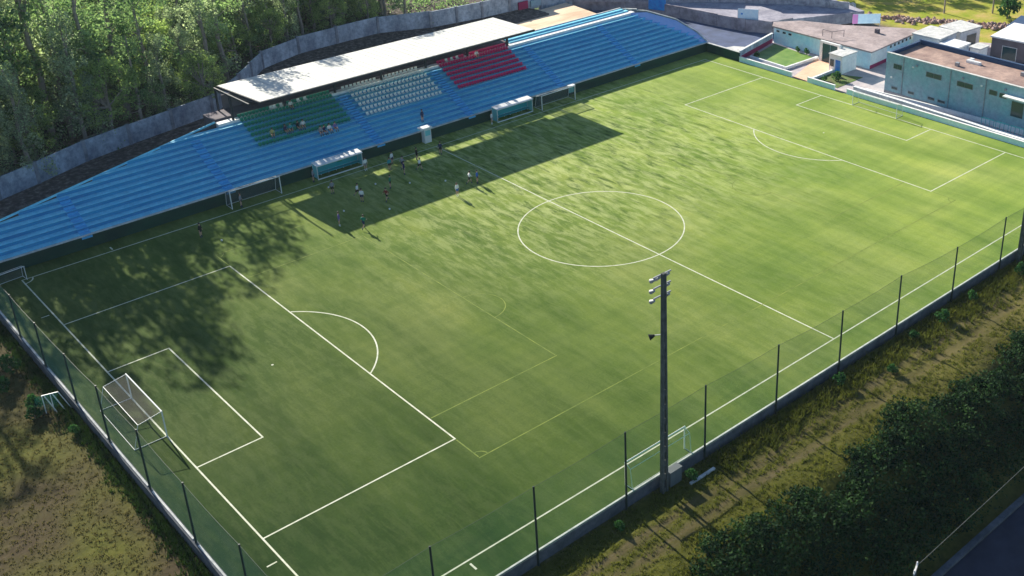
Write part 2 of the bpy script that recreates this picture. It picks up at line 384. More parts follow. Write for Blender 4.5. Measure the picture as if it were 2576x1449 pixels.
gx_ = grid_axis(-50, 190, 1.0); gy_ = grid_axis(-75, 130, 1.0)
X, Y = np.meshgrid(gx_, gy_)
Zt = terrain(X, Y) + np.where((Y < -36) & (Y > -51), 0.10*np.sin(X*0.9)*np.sin(Y*1.7), 0)
nx, ny = len(gx_), len(gy_)
vv = np.stack([X.ravel(), Y.ravel(), Zt.ravel()], 1)
ii = (np.arange(ny-1)[:, None]*nx + np.arange(nx-1)[None]).ravel()
qq = np.stack([ii, ii+1, ii+nx+1, ii+nx], 1)
g = link('ground', fast_mesh('ground', vv, qq, MT['ground'])); tag(g, kind='structure')
for p in g.data.polygons: p.use_smooth = True

# pitch sheet + lines
def sheet(name, poly, z, m, kind='structure'):
    mb = MB(); mb.prism(poly, z-0.3 if z > -3 else z-0.5, z); o = mb.build(name, m); tag(o, kind=kind); return o
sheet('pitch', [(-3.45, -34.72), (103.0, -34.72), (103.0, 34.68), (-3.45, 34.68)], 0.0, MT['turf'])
LW, LL = 32.12, 100.0
ln = MB(); lw = 0.06; zl = 0.004
def seg(mb, x0, y0, x1, y1, w=0.065, z=zl):
    d = Vector((x1-x0, y1-y0)).normalized(); n = Vector((-d.y, d.x))*w; e = d*w
    mb.quad((x0-e.x-n.x, y0-e.y-n.y, z), (x1+e.x-n.x, y1+e.y-n.y, z), (x1+e.x+n.x, y1+e.y+n.y, z), (x0-e.x+n.x, y0-e.y+n.y, z))
def arc(mb, cx, cy, r, a0, a1, n=64, w=0.065, z=zl):
    for k in range(n):
        t0 = a0+(a1-a0)*k/n; t1 = a0+(a1-a0)*(k+1)/n
        mb.quad((cx+(r-w)*math.cos(t0), cy+(r-w)*math.sin(t0), z), (cx+(r+w)*math.cos(t0), cy+(r+w)*math.sin(t0), z),
                (cx+(r+w)*math.cos(t1), cy+(r+w)*math.sin(t1), z), (cx+(r-w)*math.cos(t1), cy+(r-w)*math.sin(t1), z))
def clip_lines():
    w = 0.065
    # horizontals run full, verticals butt against them: no overlapping coplanar faces
    def hx(x0, x1, y): ln.quad((x0, y-w, zl), (x1, y-w, zl), (x1, y+w, zl), (x0, y+w, zl))
    def vy(x, y0, y1): ln.quad((x-w, y0+w, zl), (x+w, y0+w, zl), (x+w, y1-w, zl), (x-w, y1-w, zl))
    hx(-w, LL+w, -LW); hx(-w, LL+w, LW)
    cuts = [-LW, -20.16, -9.16, 9.16, 20.16, LW]
    for a_, b_ in zip(cuts[:-1], cuts[1:]):
        vy(0, a_, b_); vy(LL, a_, b_)
    for sgn, gxl in ((1, 0), (-1, LL)):
        for (d, hh) in ((16.5, 20.16), (5.5, 9.16)):
            xe = gxl + sgn*d
            for yy in (-hh, hh):
                hx(min(gxl-sgn*w, xe+sgn*w), max(gxl-sgn*w, xe+sgn*w), yy)
            vy(xe, -hh, hh)
    vy(50, -LW, LW)
clip_lines()
half = math.acos(5.5/9.15)
arc(ln, 11, 0, 9.15, -half+0.01, half-0.01, 40, z=0.0055)
arc(ln, 89, 0, 9.15, math.pi-half+0.01, math.pi+half-0.01, 40, z=0.0055)
arc(ln, 50, 0, 9.15, 0, 2*math.pi, 96, z=0.0055)
for cx, cy, a0 in ((0, -LW, 0), (0, LW, -math.pi/2), (LL, -LW, math.pi/2), (LL, LW, math.pi)):
    arc(ln, cx, cy, 1.0, a0+0.07, a0+math.pi/2-0.07, 10, z=0.0055)
for cx in (11, 50, 89): arc(ln, cx, 0, 0.06, 0, 2*math.pi, 10, w=0.055, z=0.0075)
for x in (9.15+0.0, ):   # short off-field distance ticks
    for s_ in (-1, 1):
        ln.quad((-1.1, s_*(LW-9.15)-0.06, zl), (-0.35, s_*(LW-9.15)-0.06, zl), (-0.35, s_*(LW-9.15)+0.06, zl), (-1.1, s_*(LW-9.15)+0.06, zl))
        ln.quad((9.1, s_*(LW+0.35) - 0.0, zl), (9.25, s_*(LW+0.35), zl), (9.25, s_*(LW+1.1), zl), (9.1, s_*(LW+1.1), zl)) if s_ > 0 else ln.quad((9.1, -LW-1.1, zl), (9.25, -LW-1.1, zl), (9.25, -LW-0.35, zl), (9.1, -LW-0.35, zl))
tag(ln.build('white_pitch_lines', MT['line_white']), kind='structure')
yl = MB(); zy = 0.009
seg(yl, 16.5, -23.5, 83.5, -23.5, 0.05, zy)
seg(yl, 16.5, 23.5, 83.5, 23.5, 0.05, zy+0.0)
for x, sx in ((16.5, 1), (83.5, -1)):
    for s_ in (-1, 1):
        seg(yl, x, s_*20.4, x, s_*23.3, 0.05, zy)
    xm = x + sx*13.5
    seg(yl, x+sx*0.2, -16.5, xm, -16.5, 0.05, zy); seg(yl, x+sx*0.2, 16.5, xm, 16.5, 0.05, zy)
    seg(yl, xm, -16.3, xm, 16.3, 0.05, zy)
    arc(yl, xm, -4.7, 2.6, -math.pi/2 if sx > 0 else math.pi/2, math.pi/2 if sx > 0 else 1.5*math.pi, 24, 0.05, zy+0.002)
for cx, cy, a0 in ((16.5, -23.5, 0), (83.5, -23.5, math.pi/2), (16.5, 23.5, -math.pi/2), (83.5, 23.5, math.pi)):
    arc(yl, cx, cy, 0.8, a0+0.1, a0+1.47, 8, 0.05, zy+0.002)
tag(yl.build('yellow_pitch_lines', MT['line_yellow']), kind='structure')

# ------------------------------------------------------------------ grandstand
ST = empty('grandstand', (50, 40, 0), 'long blue painted concrete grandstand with a white roof along the far touchline', 'grandstand')
def sbuild(mb, name, m, label=None):
    o = mb.build(name, m, ST, label); o.location = (-50, -40, 0); return o
RUN, RISE, Y0, Z0, NT = 0.82, 0.41, 35.0, 1.55, 11
XL = -14.0
def back_line_y(x): return 39.55 + (x-1)*0.1956           # oblique rear edge of the left wing
def x_start(y): return max(XL, 1 + (y-39.55)/0.1956)
def x_end(y): return 97.0 + (42.1-y)*1.0
for i in range(NT):
    y0 = Y0 + RUN*i; y1 = y0 + RUN; z = Z0 + RISE*i
    mb = MB(); xs = x_start(y0); xe = min(x_end(y0+RUN/2), 102.6)
    xs2 = x_start(y1)
    mb.add([(xs, y0, z-0.55), (xe, y0, z-0.55), (xe, y1, z-0.55), (xs2, y1, z-0.55), (xs, y0, z-0.03), (xe, y0, z-0.03), (xe, y1+0.0, z-0.03), (xs2, y1, z-0.03)],
           [(0, 3, 2, 1), (0, 1, 5, 4), (1, 2, 6, 5), (3, 0, 4, 7)])
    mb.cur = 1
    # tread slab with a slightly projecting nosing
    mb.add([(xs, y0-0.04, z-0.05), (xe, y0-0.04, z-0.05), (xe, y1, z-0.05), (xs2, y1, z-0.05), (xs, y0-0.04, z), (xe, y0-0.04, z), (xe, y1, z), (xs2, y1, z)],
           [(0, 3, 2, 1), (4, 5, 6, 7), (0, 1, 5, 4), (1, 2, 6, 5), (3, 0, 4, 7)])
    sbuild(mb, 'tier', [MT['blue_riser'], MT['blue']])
# aisles with half steps
for ax in (7.6, 23.7, 43.65, 57.65, 73.65, 88.0):
    mb = MB()
    for i in range(NT):
        y0 = Y0 + RUN*i; z = Z0 + RISE*i
        if back_line_y(ax) < y0 + 0.8 and ax < 27: break
        mb.box(ax-0.55, ax+0.55, y0-0.36, y0-0.045, z-RISE-0.02, z-RISE/2)
        mb.box(ax-0.55, ax+0.55, y0-0.043, y0+0.42, z-0.1, z+0.012)
    sbuild(mb, 'aisle', MT['blue_aisle'])
# front wall and coping
mb = MB(); mb.box(XL, 103.15, 34.72, 34.98, -0.6, 1.38)
mb.box(103.0, 103.25, 27.75, 34.7, -0.6, 1.40)
sbuild(mb, 'front_wall', MT['greenwall'])
mb = MB(); mb.box(XL, 103.3, 34.66, 35.0, 1.382, 1.47); mb.box(102.94, 103.32, 27.7, 34.655, 1.402, 1.49)
sbuild(mb, 'coping', MT['conc_light'])
mb = MB(); mb.box(XL, 103, 35.003, Y0+0.02, 0.4, 1.40); sbuild(mb, 'front_gutter', MT['blue_riser'])
# sloping end, right of the diagonal aisle
mb = MB()
def zs(y): return 1.57 + 0.5*(y-35)
P_ = [(96.8, 43.9), (98.2, 43.2), (101.9, 40.4), (103.25, 37.2), (103.3, 35.0), (104.0-0.9, 35.0)]
d0 = [(x_end(y), y) for y in (35.0, 44.0)]
poly = [(102.6, 35.02), (103.3, 35.02), (103.3, 37.2), (101.9, 40.4), (98.2, 43.4), (95.4, 44.0), (102.0, 37.1)]
vs = [(x, y, zs(y)-0.10) for x, y in poly] + [(x, y, -0.5) for x, y in poly]
n = len(poly)
mb.add(vs, [tuple(range(n))] + [((k+1) % n, k, n+k, n+(k+1) % n) for k in range(n)])
sbuild(mb, 'end_slope', MT['blue_pale'])
mb = MB()
for i in range(NT):                                      # diagonal aisle steps
    y0 = Y0+RUN*i; z = Z0+RISE*i; xe = min(x_end(y0+RUN/2), 102.6)
    mb.box(xe+0.002, xe+0.75, y0+0.01, y0+RUN-0.01, z-0.6, z+0.02)
sbuild(mb, 'end_aisle', MT['blue_aisle'])
mb = MB()
edge = [(103.38, 35.0), (103.38, 37.2), (101.98, 40.5), (98.3, 43.5), (96.9, 44.3), (95.9, 46.5)]
for (xa, ya), (xb, yb) in zip(edge[:-1], edge[1:]):
    mb.bar((xa, ya, zs(ya)+0.03), (xb, yb, min(zs(yb), 6.05)+0.03), 0.22, 0.14)
sbuild(mb, 'end_parapet', MT['conc_light'])
mb = MB()
for (xa, ya), (xb, yb) in zip(edge[:-1], edge[1:]):
    mb.add([(xa, ya, zs(ya)), (xb, yb, min(zs(yb), 6.2)), (xb, yb, -0.4), (xa, ya, -0.4)], [(0, 1, 2, 3)])
sbuild(mb, 'end_wall', MT['conc'])
# walkway and upper rows
yw = Y0 + RUN*NT
mb = MB(); mb.box(27.3, 96.2, yw, 44.92, 5.4, 5.98); sbuild(mb, 'walkway', MT['white'])
for k, (ya, yb, zt) in enumerate(((44.92, 45.55, 6.13), (45.55, 46.2, 6.32))):
    mb = MB(); mb.box(72.0, 95.6-0.5*k, ya, yb, 5.3, zt); sbuild(mb, 'tier', MT['blue'])
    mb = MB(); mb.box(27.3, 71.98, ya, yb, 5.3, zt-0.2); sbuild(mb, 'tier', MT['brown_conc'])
mb = MB(); mb.box(72.0, 95.2, 46.2, 46.42, 1.8, 6.42); sbuild(mb, 'rear_parapet', MT['conc_light'])
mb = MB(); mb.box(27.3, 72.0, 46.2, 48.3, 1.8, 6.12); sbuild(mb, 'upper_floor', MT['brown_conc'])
# rear wall of the left wing following the oblique edge
mb = MB()
pts = [(XL, 36.5), (27.3, 44.75)]
mb.add([(XL, 36.65, 1.6), (27.3, 44.72, 6.0), (27.3, 44.72, 0.8), (XL, 36.65, -0.5)], [(0, 1, 2, 3)])
sbuild(mb, 'rear_wall', MT['conc_dark'])
mb = MB(); mb.bar((-14, 36.68, 2.45), (27.2, 44.73, 6.12), 0.16, 0.2); sbuild(mb, 'rear_coping', MT['blue'])
# back wall under the roof
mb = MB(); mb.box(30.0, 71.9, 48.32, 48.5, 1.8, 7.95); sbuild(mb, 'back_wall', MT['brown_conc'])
# columns, beams, roof
CX = (36.1, 43.2, 50.1, 57.1, 64.1, 71.1)
for x in (29.3,) + CX:
    mb = MB(); mb.box(x-0.12, x+0.12, 44.05, 44.3, 5.98, 9.25); sbuild(mb, 'column', MT['steel'])
    mb = MB(); mb.box(x-0.1, x+0.1, 48.05, 48.28, 6.1, 9.0); sbuild(mb, 'column', MT['steel'])
    mb = MB(); mb.bar((x, 38.9, 9.38), (x, 48.4, 9.0), 0.16, 0.24); sbuild(mb, 'roof_beam', MT['steel'])
mb = MB()
x0, x1 = 30.55, 71.85
rf = [(30.6, 38.65, 9.52), (71.8, 38.65, 9.52), (72.0, 48.5, 9.16), (29.9, 48.7, 9.16)]
vs = [(x, y, z) for x, y, z in rf] + [(x, y, z-0.14) for x, y, z in rf]
mb.add(vs, [(0, 1, 2, 3), (7, 6, 5, 4), (0, 4, 5, 1), (1, 5, 6, 2), (2, 6, 7, 3), (3, 7, 4, 0)])
roof = sbuild(mb, 'roof', MT['roof_white'])
mb = MB(); mb.box(30.5, 71.9, 38.5, 38.64, 9.25, 9.48); mb.bar((30.52, 38.6, 9.36), (29.82, 48.7, 9.0), 0.1, 0.26)
f_ = mb.build('fascia', MT['steel'], roof)
# ridges between the roof sheets, seen as faint lines
mb = MB()
for k in range(1, 42):
    x = 30.6 + 41.2*k/42
    mb.bar((x, 38.7, 9.53), (x-0.3*(1-k/42), 48.5, 9.175), 0.04, 0.03)
mb.build('sheet_ridges', MT['roof_white'], roof)

# seats
mbs = MB(); mbs.box(-0.19, 0.19, -0.14, 0.14, 0.14, 0.19); mbs.box(-0.19, 0.19, 0.14, 0.18, 0.14, 0.46); mbs.box(-0.05, 0.05, 0.0, 0.14, 0.0, 0.14)
seat_me = {k: mbs.mesh('seat_'+k, MT['seat_'+k]) for k in ('green', 'white', 'red')}
allseats = []
rows = [(Z0+RISE*i, Y0+RUN*i+0.5) for i in range(5, NT)] + [(5.98, yw+0.32)]
for kind, xa, xb, nn, miss in (('green', 30.2, 42.3, 27, 0), ('white', 45.0, 56.2, 20, 0), ('red', 59.3, 70.7, 26, 0)):
    for ri, (z, y) in enumerate(rows):
        for k in range(nn):
            x = xa + (xb-xa)*k/(nn-1)
            if min(abs(x-c) for c in CX) < 0.3 and ri == 6: continue
            if kind == 'white' and ri == 6: x -= 0.5
            kk = kind
            if ri == 6 and kind == 'green' and k in (9, 10, 12, 13, 17, 19): kk = 'white'
            if ri == 6 and kind == 'red' and k in (3, 5, 7): kk = 'white'
            d = (Vector((x, y, z)) - cam.location).length
            allseats.append((d, kk, x, y, z))
allseats.sort()
for d, kk, x, y, z in allseats[:300]:
    o = link('seat', seat_me[kk], ST, (x-50, y-40, z)); o['label'] = kk+' plastic seat'
for kind in ('green', 'white', 'red'):
    mb = MB()
    for d, kk, x, y, z in allseats[300:]:
        if kk == kind:
            for (a, b, c, e_, f1, g1) in ((-0.19, 0.19, -0.14, 0.14, 0.14, 0.19), (-0.19, 0.19, 0.14, 0.18, 0.14, 0.46), (-0.05, 0.05, 0.0, 0.14, 0.0, 0.14)):
                mb.box(x+a, x+b, y+c, y+e_, z+f1, z+g1)
    if mb.v:
        o = sbuild(mb, 'seat_rows', MT['seat_'+kind], 'far '+kind+' plastic seats'); o['kind'] = 'stuff'

# ------------------------------------------------------------------ concrete wall behind the stand
WP = [(-12, 44.6), (-3, 47.2), (3.5, 49.5), (8.2, 51.2), (14.6, 54.0), (20.5, 55.6), (26.5, 57.0), (32.5, 58.4), (39.0, 63.8), (45.6, 70.2), (52.7, 72.6), (59.5, 73.0), (67, 73.2), (75, 70.2), (84.4, 69.0), (90, 68.8), (96.5, 68.6), (104, 68.4)]
BW = empty('boundary_wall', (45, 60, 2), 'tall weathered grey concrete panel wall between the grandstand and the wood', 'wall')
for (xa, ya), (xb, yb) in zip(WP[:-1], WP[1:]):
    L_ = math.hypot(xb-xa, yb-ya); nseg = max(1, round(L_/6.0))
    for k in range(nseg):
        a = Vector((xa+(xb-xa)*k/nseg, ya+(yb-ya)*k/nseg)); b = Vector((xa+(xb-xa)*(k+1)/nseg, ya+(yb-ya)*(k+1)/nseg))
        d = (b-a).normalized(); za = float(terrain(a.x, a.y)); hh = 2.65 + random.uniform(-0.06, 0.06)
        p = MB(); n_ = Vector((-d.y, d.x))*0.1
        a2 = a + d*0.16; b2 = b - d*0.16
        p.add([(a2.x-n_.x, a2.y-n_.y, za-0.5), (b2.x-n_.x, b2.y-n_.y, za-0.5), (b2.x+n_.x, b2.y+n_.y, za-0.5), (a2.x+n_.x, a2.y+n_.y, za-0.5),
               (a2.x-n_.x, a2.y-n_.y, za+hh), (b2.x-n_.x, b2.y-n_.y, za+hh), (b2.x+n_.x, b2.y+n_.y, za+hh), (a2.x+n_.x, a2.y+n_.y, za+hh)],
              [(0, 3, 2, 1), (4, 5, 6, 7), (0, 1, 5, 4), (1, 2, 6, 5), (2, 3, 7, 6), (3, 0, 4, 7)])
        o = p.build('panel', MT['conc_wall'], BW); o.location = (-45, -60, -2)
        q = MB(); q.box(a.x-0.2, a.x+0.2, a.y-0.24, a.y+0.2, za-0.5, za+hh+0.1)
        o = q.build('pilaster', MT['conc'], BW); o.location = (-45, -60, -2)

# ------------------------------------------------------------------ near side: retaining kerb, net fence
mb = MB(); mb.box(-3.6, 103.3, -34.95, -34.73, -1.6, 0.05)
NK = empty('near_retaining_wall', (50, -34.85, 0), 'low dark concrete retaining wall with a pale top edge under the near net fence', 'wall')
o = mb.build('wall_body', MT['conc_dark'], NK); o.location = (-50, 34.85, 0)
mb = MB(); mb.box(-3.6, 103.3, -34.84, -34.70, 0.052, 0.09); o = mb.build('top_edge', MT['conc_light'], NK); o.location = (-50, 34.85, 0)
def fence(name, pts, label, axis, netm, zb, mpost, w=0.09):
    F = empty(name, pts[0][:2]+(0,), label, 'fence'); ox, oy = pts[0][:2]
    for i, (x, y, zt) in enumerate(pts):
        p = MB(); p.tube((x-ox, y-oy, -1.3), (x-ox, y-oy, zt), w, w*0.8, 8); p.build('post', mpost, F)
    for (a, b) in zip(pts[:-1], pts[1:]):
        m = MB(); nu, nv = 10, 5
        vs = []
        for j in range(nv+1):
            for i in range(nu+1):
                u = i/nu; v = j/nv
                sag = 0.10*math.sin(math.pi*u)*v*v
                zt = a[2]*(1-u)+b[2]*u
                z = zb + (zt-0.05-sag-zb)*v
                bow = 0.10*math.sin(math.pi*u)*math.sin(math.pi*v)
                x = a[0]*(1-u)+b[0]*u; y = a[1]*(1-u)+b[1]*u
                if axis == 'x': y += bow
                else: x += bow
                vs.append((x-ox, y-oy, z))
        fs = [(j*(nu+1)+i, j*(nu+1)+i+1, (j+1)*(nu+1)+i+1, (j+1)*(nu+1)+i) for j in range(nv) for i in range(nu)]
        m.add(vs, fs); m.build('net', netm, F)
        c = MB()
        for i in range(nu):
            c.bar(vs[nv*(nu+1)+i], vs[nv*(nu+1)+i+1], 0.014)
        c.build('head_rope', mpost, F)
    return F
npts = [(-3.5, -35.02, 5.9), (4.8, -35.02, 6.0), (13.1, -35.02, 5.95), (21.5, -35.02, 6.05), (29.9, -35.02, 6.05), (38.5, -35.02, 5.85), (47.0, -35.02, 5.5), (55.6, -35.02, 5.6), (64.9, -35.02, 5.1), (73.7, -35.02, 5.25), (82.3, -35.02, 5.2), (91, -35.02, 5.2), (100, -35.02, 5.2)]
fence('near_net_fence', npts, 'green net fence on dark steel posts along the near touchline', 'x', MT['net_near'], 0.12, MT['post'])
lpts = [(-3.62, 34.2, 4.6), (-3.62, 27.5, 4.6), (-3.62, 20.6, 4.6), (-3.62, 13.7, 4.65), (-3.62, 6.2, 4.95), (-3.62, -1.2, 5.45), (-3.62, -9.3, 5.6), (-3.62, -17.35, 5.45), (-3.62, -26.0, 5.6), (-3.62, -34.6, 5.8)]
fence('goal_end_net_fence', lpts, 'dark green net fence on steel posts behind the nearer goal', 'y', MT['net_left'], 0.15, MT['post'])
LK = empty('goal_end_wall', (-3.6, 0, 0), 'low concrete wall with white painted top between posts behind the nearer goal', 'wall')
mb = MB(); mb.box(-0.22, 0.14, -34.6, 34.6, -1.5, 0.10); mb.build('wall_body', MT['conc_dark'], LK)
for (a, b) in zip(lpts[:-1], lpts[1:]):
    m = MB(); m.box(-0.08, 0.06, b[1]+0.45, a[1]-0.45, 0.102, 0.17); m.build('white_cap', MT['conc_light'], LK)

# ------------------------------------------------------------------ goals
def goal(name, loc, rz, w, h, depth, label, netm, frame_r=0.06, back_h=None, group=None, cat='football goal'):
    G = empty(name, loc, label, cat, group, rz); back_h = h*0.85 if back_h is None else back_h
    hw = w/2
    for s_ in (-1, 1):
        m = MB(); m.tube((s_*hw, 0, 0), (s_*hw, 0, h), frame_r); m.build('post', MT['metalwhite'], G)
    m = MB(); m.tube((-hw-0.06, 0, h), (hw+0.06, 0, h), frame_r); m.build('crossbar', MT['metalwhite'], G)
    m = MB()
    for s_ in (-1, 1):
        m.tube((s_*hw, 0, h), (s_*hw, depth*0.75, back_h), 0.025, n=6)
        m.tube((s_*hw, depth*0.75, back_h), (s_*hw, depth, 0), 0.025, n=6)
        m.tube((s_*hw, 0, 0.04), (s_*hw, depth, 0.04), 0.025, n=6)
    m.tube((-hw, depth*0.75, back_h), (hw, depth*0.75, back_h), 0.025, n=6)
    m.tube((-hw, depth, 0.04), (hw, depth, 0.04), 0.025, n=6)
    m.build('rear_frame', MT['metalwhite'], G)
    m = MB()
    a = (-hw, 0, h); b = (hw, 0, h); c = (hw, depth*.75, back_h); d = (-hw, depth*.75, back_h); e = (hw, depth, 0.03); f = (-hw, depth, 0.03)
    m.add([a, b, c, d, e, f, (-hw, 0, 0.03), (hw, 0, 0.03)], [(0, 1, 2, 3), (3, 2, 4, 5), (0, 3, 5, 6), (1, 7, 4, 2)])
    m.build('net', netm, G)
    return G
goal('goal', (0, 0, 0), math.pi/2, 7.32, 2.44, 2.6, 'full size white goal with pale box net on the nearer goal line', MT['net_goal'], back_h=2.1)
goal('goal', (100, 0, 0), -math.pi/2, 7.32, 2.0, 1.5, 'full size white goal on the far goal line before the teal building', netmat('net_goal_far', (0.5, 0.55, 0.4), 0.10), 0.05)
goal('training_goal', (25.85, 32.85, 0), 0, 6.1, 2.2, 1.5, 'white training goal against the stand left of the left dugout', MT['net_goal_dark'])
goal('training_goal', (70.9, 32.6, 0), 0, 6.0, 2.1, 1.6, 'white training goal against the stand right of the right dugout', MT['net_goal_dark'])
goal('training_goal', (25.65, -33.85, 0), math.pi, 6.3, 2.1, 0.75, 'white training goal standing behind the near touchline beside the floodlight mast', MT['net_goal'])
goal('small_goal', (-1.0, 31.8, 0), 0.1, 2.9, 1.5, 1.0, 'small pale goal frame in the shaded corner by the stand', MT['net_goal_dark'], 0.035)

# ------------------------------------------------------------------ dugouts
def dugout(x0, x1, y0, y1, h, label):
    D = empty('dugout', ((x0+x1)/2, y0, 0), label, 'dugout'); L_ = x1-x0; hx = L_/2; d = y1-y0
    m = MB(); m.add([(-hx-0.1, -0.25, h), (hx+0.1, -0.25, h), (hx+0.1, d*0.8, h+0.12), (-hx-0.1, d*0.8, h+0.12), (-hx-0.1, -0.25, h-0.06), (hx+0.1, -0.25, h-0.06), (hx+0.1, d*.8, h+0.06), (-hx-0.1, d*.8, h+0.06)],
                    [(0, 1, 2, 3), (7, 6, 5, 4), (0, 4, 5, 1), (1, 5, 6, 2), (2, 6, 7, 3), (3, 7, 4, 0)]); m.build('roof', MT['white'], D)
    m = MB(); m.box(-hx, hx, d*0.8, d*0.8+0.04, 0.1, h); m.build('back_panel', MT['polyc'], D)
    for s_ in (-1, 1):
        m = MB(); m.add([(s_*hx, 0.15, 0.1), (s_*hx, d*0.8, 0.1), (s_*hx, d*0.8, h), (s_*hx, -0.1, h)] + [(s_*hx+0.03, 0.15, 0.1), (s_*hx+0.03, d*0.8, 0.1), (s_*hx+0.03, d*0.8, h), (s_*hx+0.03, -0.1, h)],
                        [(0, 1, 2, 3), (7, 6, 5, 4), (0, 4, 5, 1), (1, 5, 6, 2), (2, 6, 7, 3), (3, 7, 4, 0)]); m.build('side_panel', MT['polyc'], D)
    m = MB()
    for k in range(7):
        xx = -hx + L_*k/6
        m.bar((xx, d*0.79, 0), (xx, d*0.79, h), 0.05)
    for s_ in (-1, 1): m.bar((s_*hx, -0.1, 0), (s_*hx, -0.1, h), 0.07)
    m.bar((-hx, -0.1, h-0.1), (hx, -0.1, h-0.1), 0.08, 0.14); m.bar((-hx, -0.1, 0.06), (hx, -0.1, 0.06), 0.1, 0.12)
    m.build('frame', MT['metalwhite'], D)
    m = MB(); m.box(-hx+0.1, hx-0.1, d*0.35, d*0.75, 0.4, 0.46); m.build('bench_seat', MT['polyc2'], D)
    m = MB(); m.box(-hx+0.1, hx-0.1, d*0.735, d*0.775, 0.55, 1.25); m.build('bench_back', MT['polyc2'], D)
    return D
dl = dugout(33.9, 40.0, 33.35, 34.65, 1.85, 'left team dugout with turquoise bench and flaking white roof')
dugout(60.7, 66.7, 33.3, 34.65, 1.9, 'right team dugout with pale blue panels and bright white roof')
m = MB(); m.box(0.2, 0.9, 0.93, 0.95, 1.0, 1.45); m.build('sign', MT['seat_green'], dl)
B_ = empty('ticket_booth', (50.05, 34.2, 0), 'narrow white booth with projecting top at midfield in front of the stand', 'booth')
m = MB(); m.box(-0.5, 0.5, -0.35, 0.4, 0, 1.95); m.build('cabinet', MT['metalwhite'], B_)
m = MB(); m.box(-0.95, 0.65, -0.5, 0.5, 1.952, 2.12); m.build('top', MT['white'], B_)
m = MB(); m.box(-0.38, 0.38, -0.365, -0.352, 1.0, 1.7); m.build('window', MT['polyc'], B_)
# little kiosk sign at the right training goal
B2 = empty('sign_board', (74.6, 34.3, 0), 'small pale turquoise board on the stand wall right of the right training goal', 'board')
m = MB(); m.box(-0.45, 0.45, -0.05, 0.05, 0.5, 1.35); m.build('board', MT['polyc'], B2)
m = MB(); m.box(-0.55, 0.55, -0.3, 0.3, 1.47, 1.62); m.build('cap', MT['white'], B2)
# rail along the front of the pitch shadow
# ------------------------------------------------------------------ masts
def mast(x, y, H_, label):
    T = empty('floodlight_mast', (x, y, -1.1), label, 'floodlight')
    m = MB(); H0 = H_+1.1
    def wd(t): return 0.42*(1-t)+0.18*t
    nseg = 15
    m2 = MB()
    for s_ in (-1, 1):
        a0 = wd(0)/2; a1 = wd(1)/2
        m.add([(s_*a0-0.09, -0.17, 0), (s_*a0+0.09, -0.17, 0), (s_*a0+0.09, 0.17, 0), (s_*a0-0.09, 0.17, 0), (s_*a1-0.07, -0.12, H0), (s_*a1+0.07, -0.12, H0), (s_*a1+0.07, 0.12, H0), (s_*a1-0.07, 0.12, H0)],
              [(0, 3, 2, 1), (4, 5, 6, 7), (0, 1, 5, 4), (1, 2, 6, 5), (2, 3, 7, 6), (3, 0, 4, 7)])
    for k in range(nseg):
        t0 = k/nseg; t1 = (k+0.42)/nseg
        a = wd(t0)/2-0.085
        MB().box(-a, a, -0.1, 0.1, H0*t0+0.01, H0*t1).build('brace', MT['mast'], T)
    m.build('pole', MT['mast'], T)
    for zz in (H0-0.15, H0-1.0, H0-1.8):
        m = MB(); m.bar((-0.85, 0.16, zz), (0.85, 0.16, zz), 0.09); m.build('crossarm', MT['galv'], T)
    k = 0
    for zz in (H0-0.35, H0-1.2, H0-2.0):
        for xx in (-0.72, 0.72) if zz < H0-1 else (-0.7, -0.25, 0.25, 0.7):
            L0 = MB(); L0.tube((xx, 0.2, zz), (xx*1.05, 0.52, zz-0.22), 0.10, 0.17, 10); fl = L0.build('floodlight', MT['galv'], T)
            L1 = MB(); L1.tube((xx*1.05, 0.521, zz-0.221), (xx*1.05, 0.535, zz-0.23), 0.15, 0.15, 10); L1.build('lens', MT['glass'], fl)
    m = MB(); m.bar((0, 0.1, H0-5.0), (-0.55, 0.45, H0-5.0), 0.05); m.build('bracket', MT['conc_light'], T)
    m = MB(); m.tube((-0.5, 0.42, H0-5.02), (-0.85, 0.62, H0-5.12), 0.08, 0.24, 10); m.build('loudspeaker', MT['black'], T)
    return T
mast(24.9, -35.55, 18.0, 'tall concrete floodlight mast with lamps and a black loudspeaker behind the near training goal')
mast(76.9, -35.45, 17.0, 'floodlight mast standing at the right edge of the photo past the last fence posts')
E1 = empty('electrical_cabinet', (26.15, -35.3, -1.0), 'grey electrical cabinet on the near wall beside the floodlight mast', 'cabinet')
m = MB(); m.box(-0.6, 0.6, -0.28, 0.27, 0, 1.35); m.build('cabinet_body', MT['cab'], E1)
m = MB(); m.box(-0.65, 0.65, -0.33, 0.3, 1.352, 1.40); m.build('lid', MT['cab'], E1)
m = MB(); m.box(-0.02, 0.6, -0.3, -0.282, 0.1, 1.25); m.build('door', MT['cab'], E1)
o = MB().box(26.9, 29.6, -36.5, -36.25, -1.1, -0.86).build('concrete_beam', MT['conc_light']); tag(o, 'pale concrete beam lying on the grass beside the mast', 'beam')

# ------------------------------------------------------------------ right end: low wall, buildings
FW = empty('far_goal_wall', (103, 0, 0), 'low light blue wall with white top behind the far goal', 'wall')
m = MB()
for ya, yb in ((27.65, 17.2), (14.2, 9.2), (7.0, -21.5)):
    m.box(0.0, 0.22, yb, ya, -0.4, 0.70)
m.build('wall_body', MT['ltblue'], FW)
m = MB()
for ya, yb in ((27.65, 17.2), (14.2, 9.2), (7.0, -21.5)):
    m.box(-0.04, 0.28, yb-0.03, ya+0.03, 0.702, 0.78)
m.build('white_top', MT['white'], FW)
m = MB(); m.box(0.0, 0.22, -40, -21.6, -0.4, 0.72); m.build('white_section', MT['white'], FW)
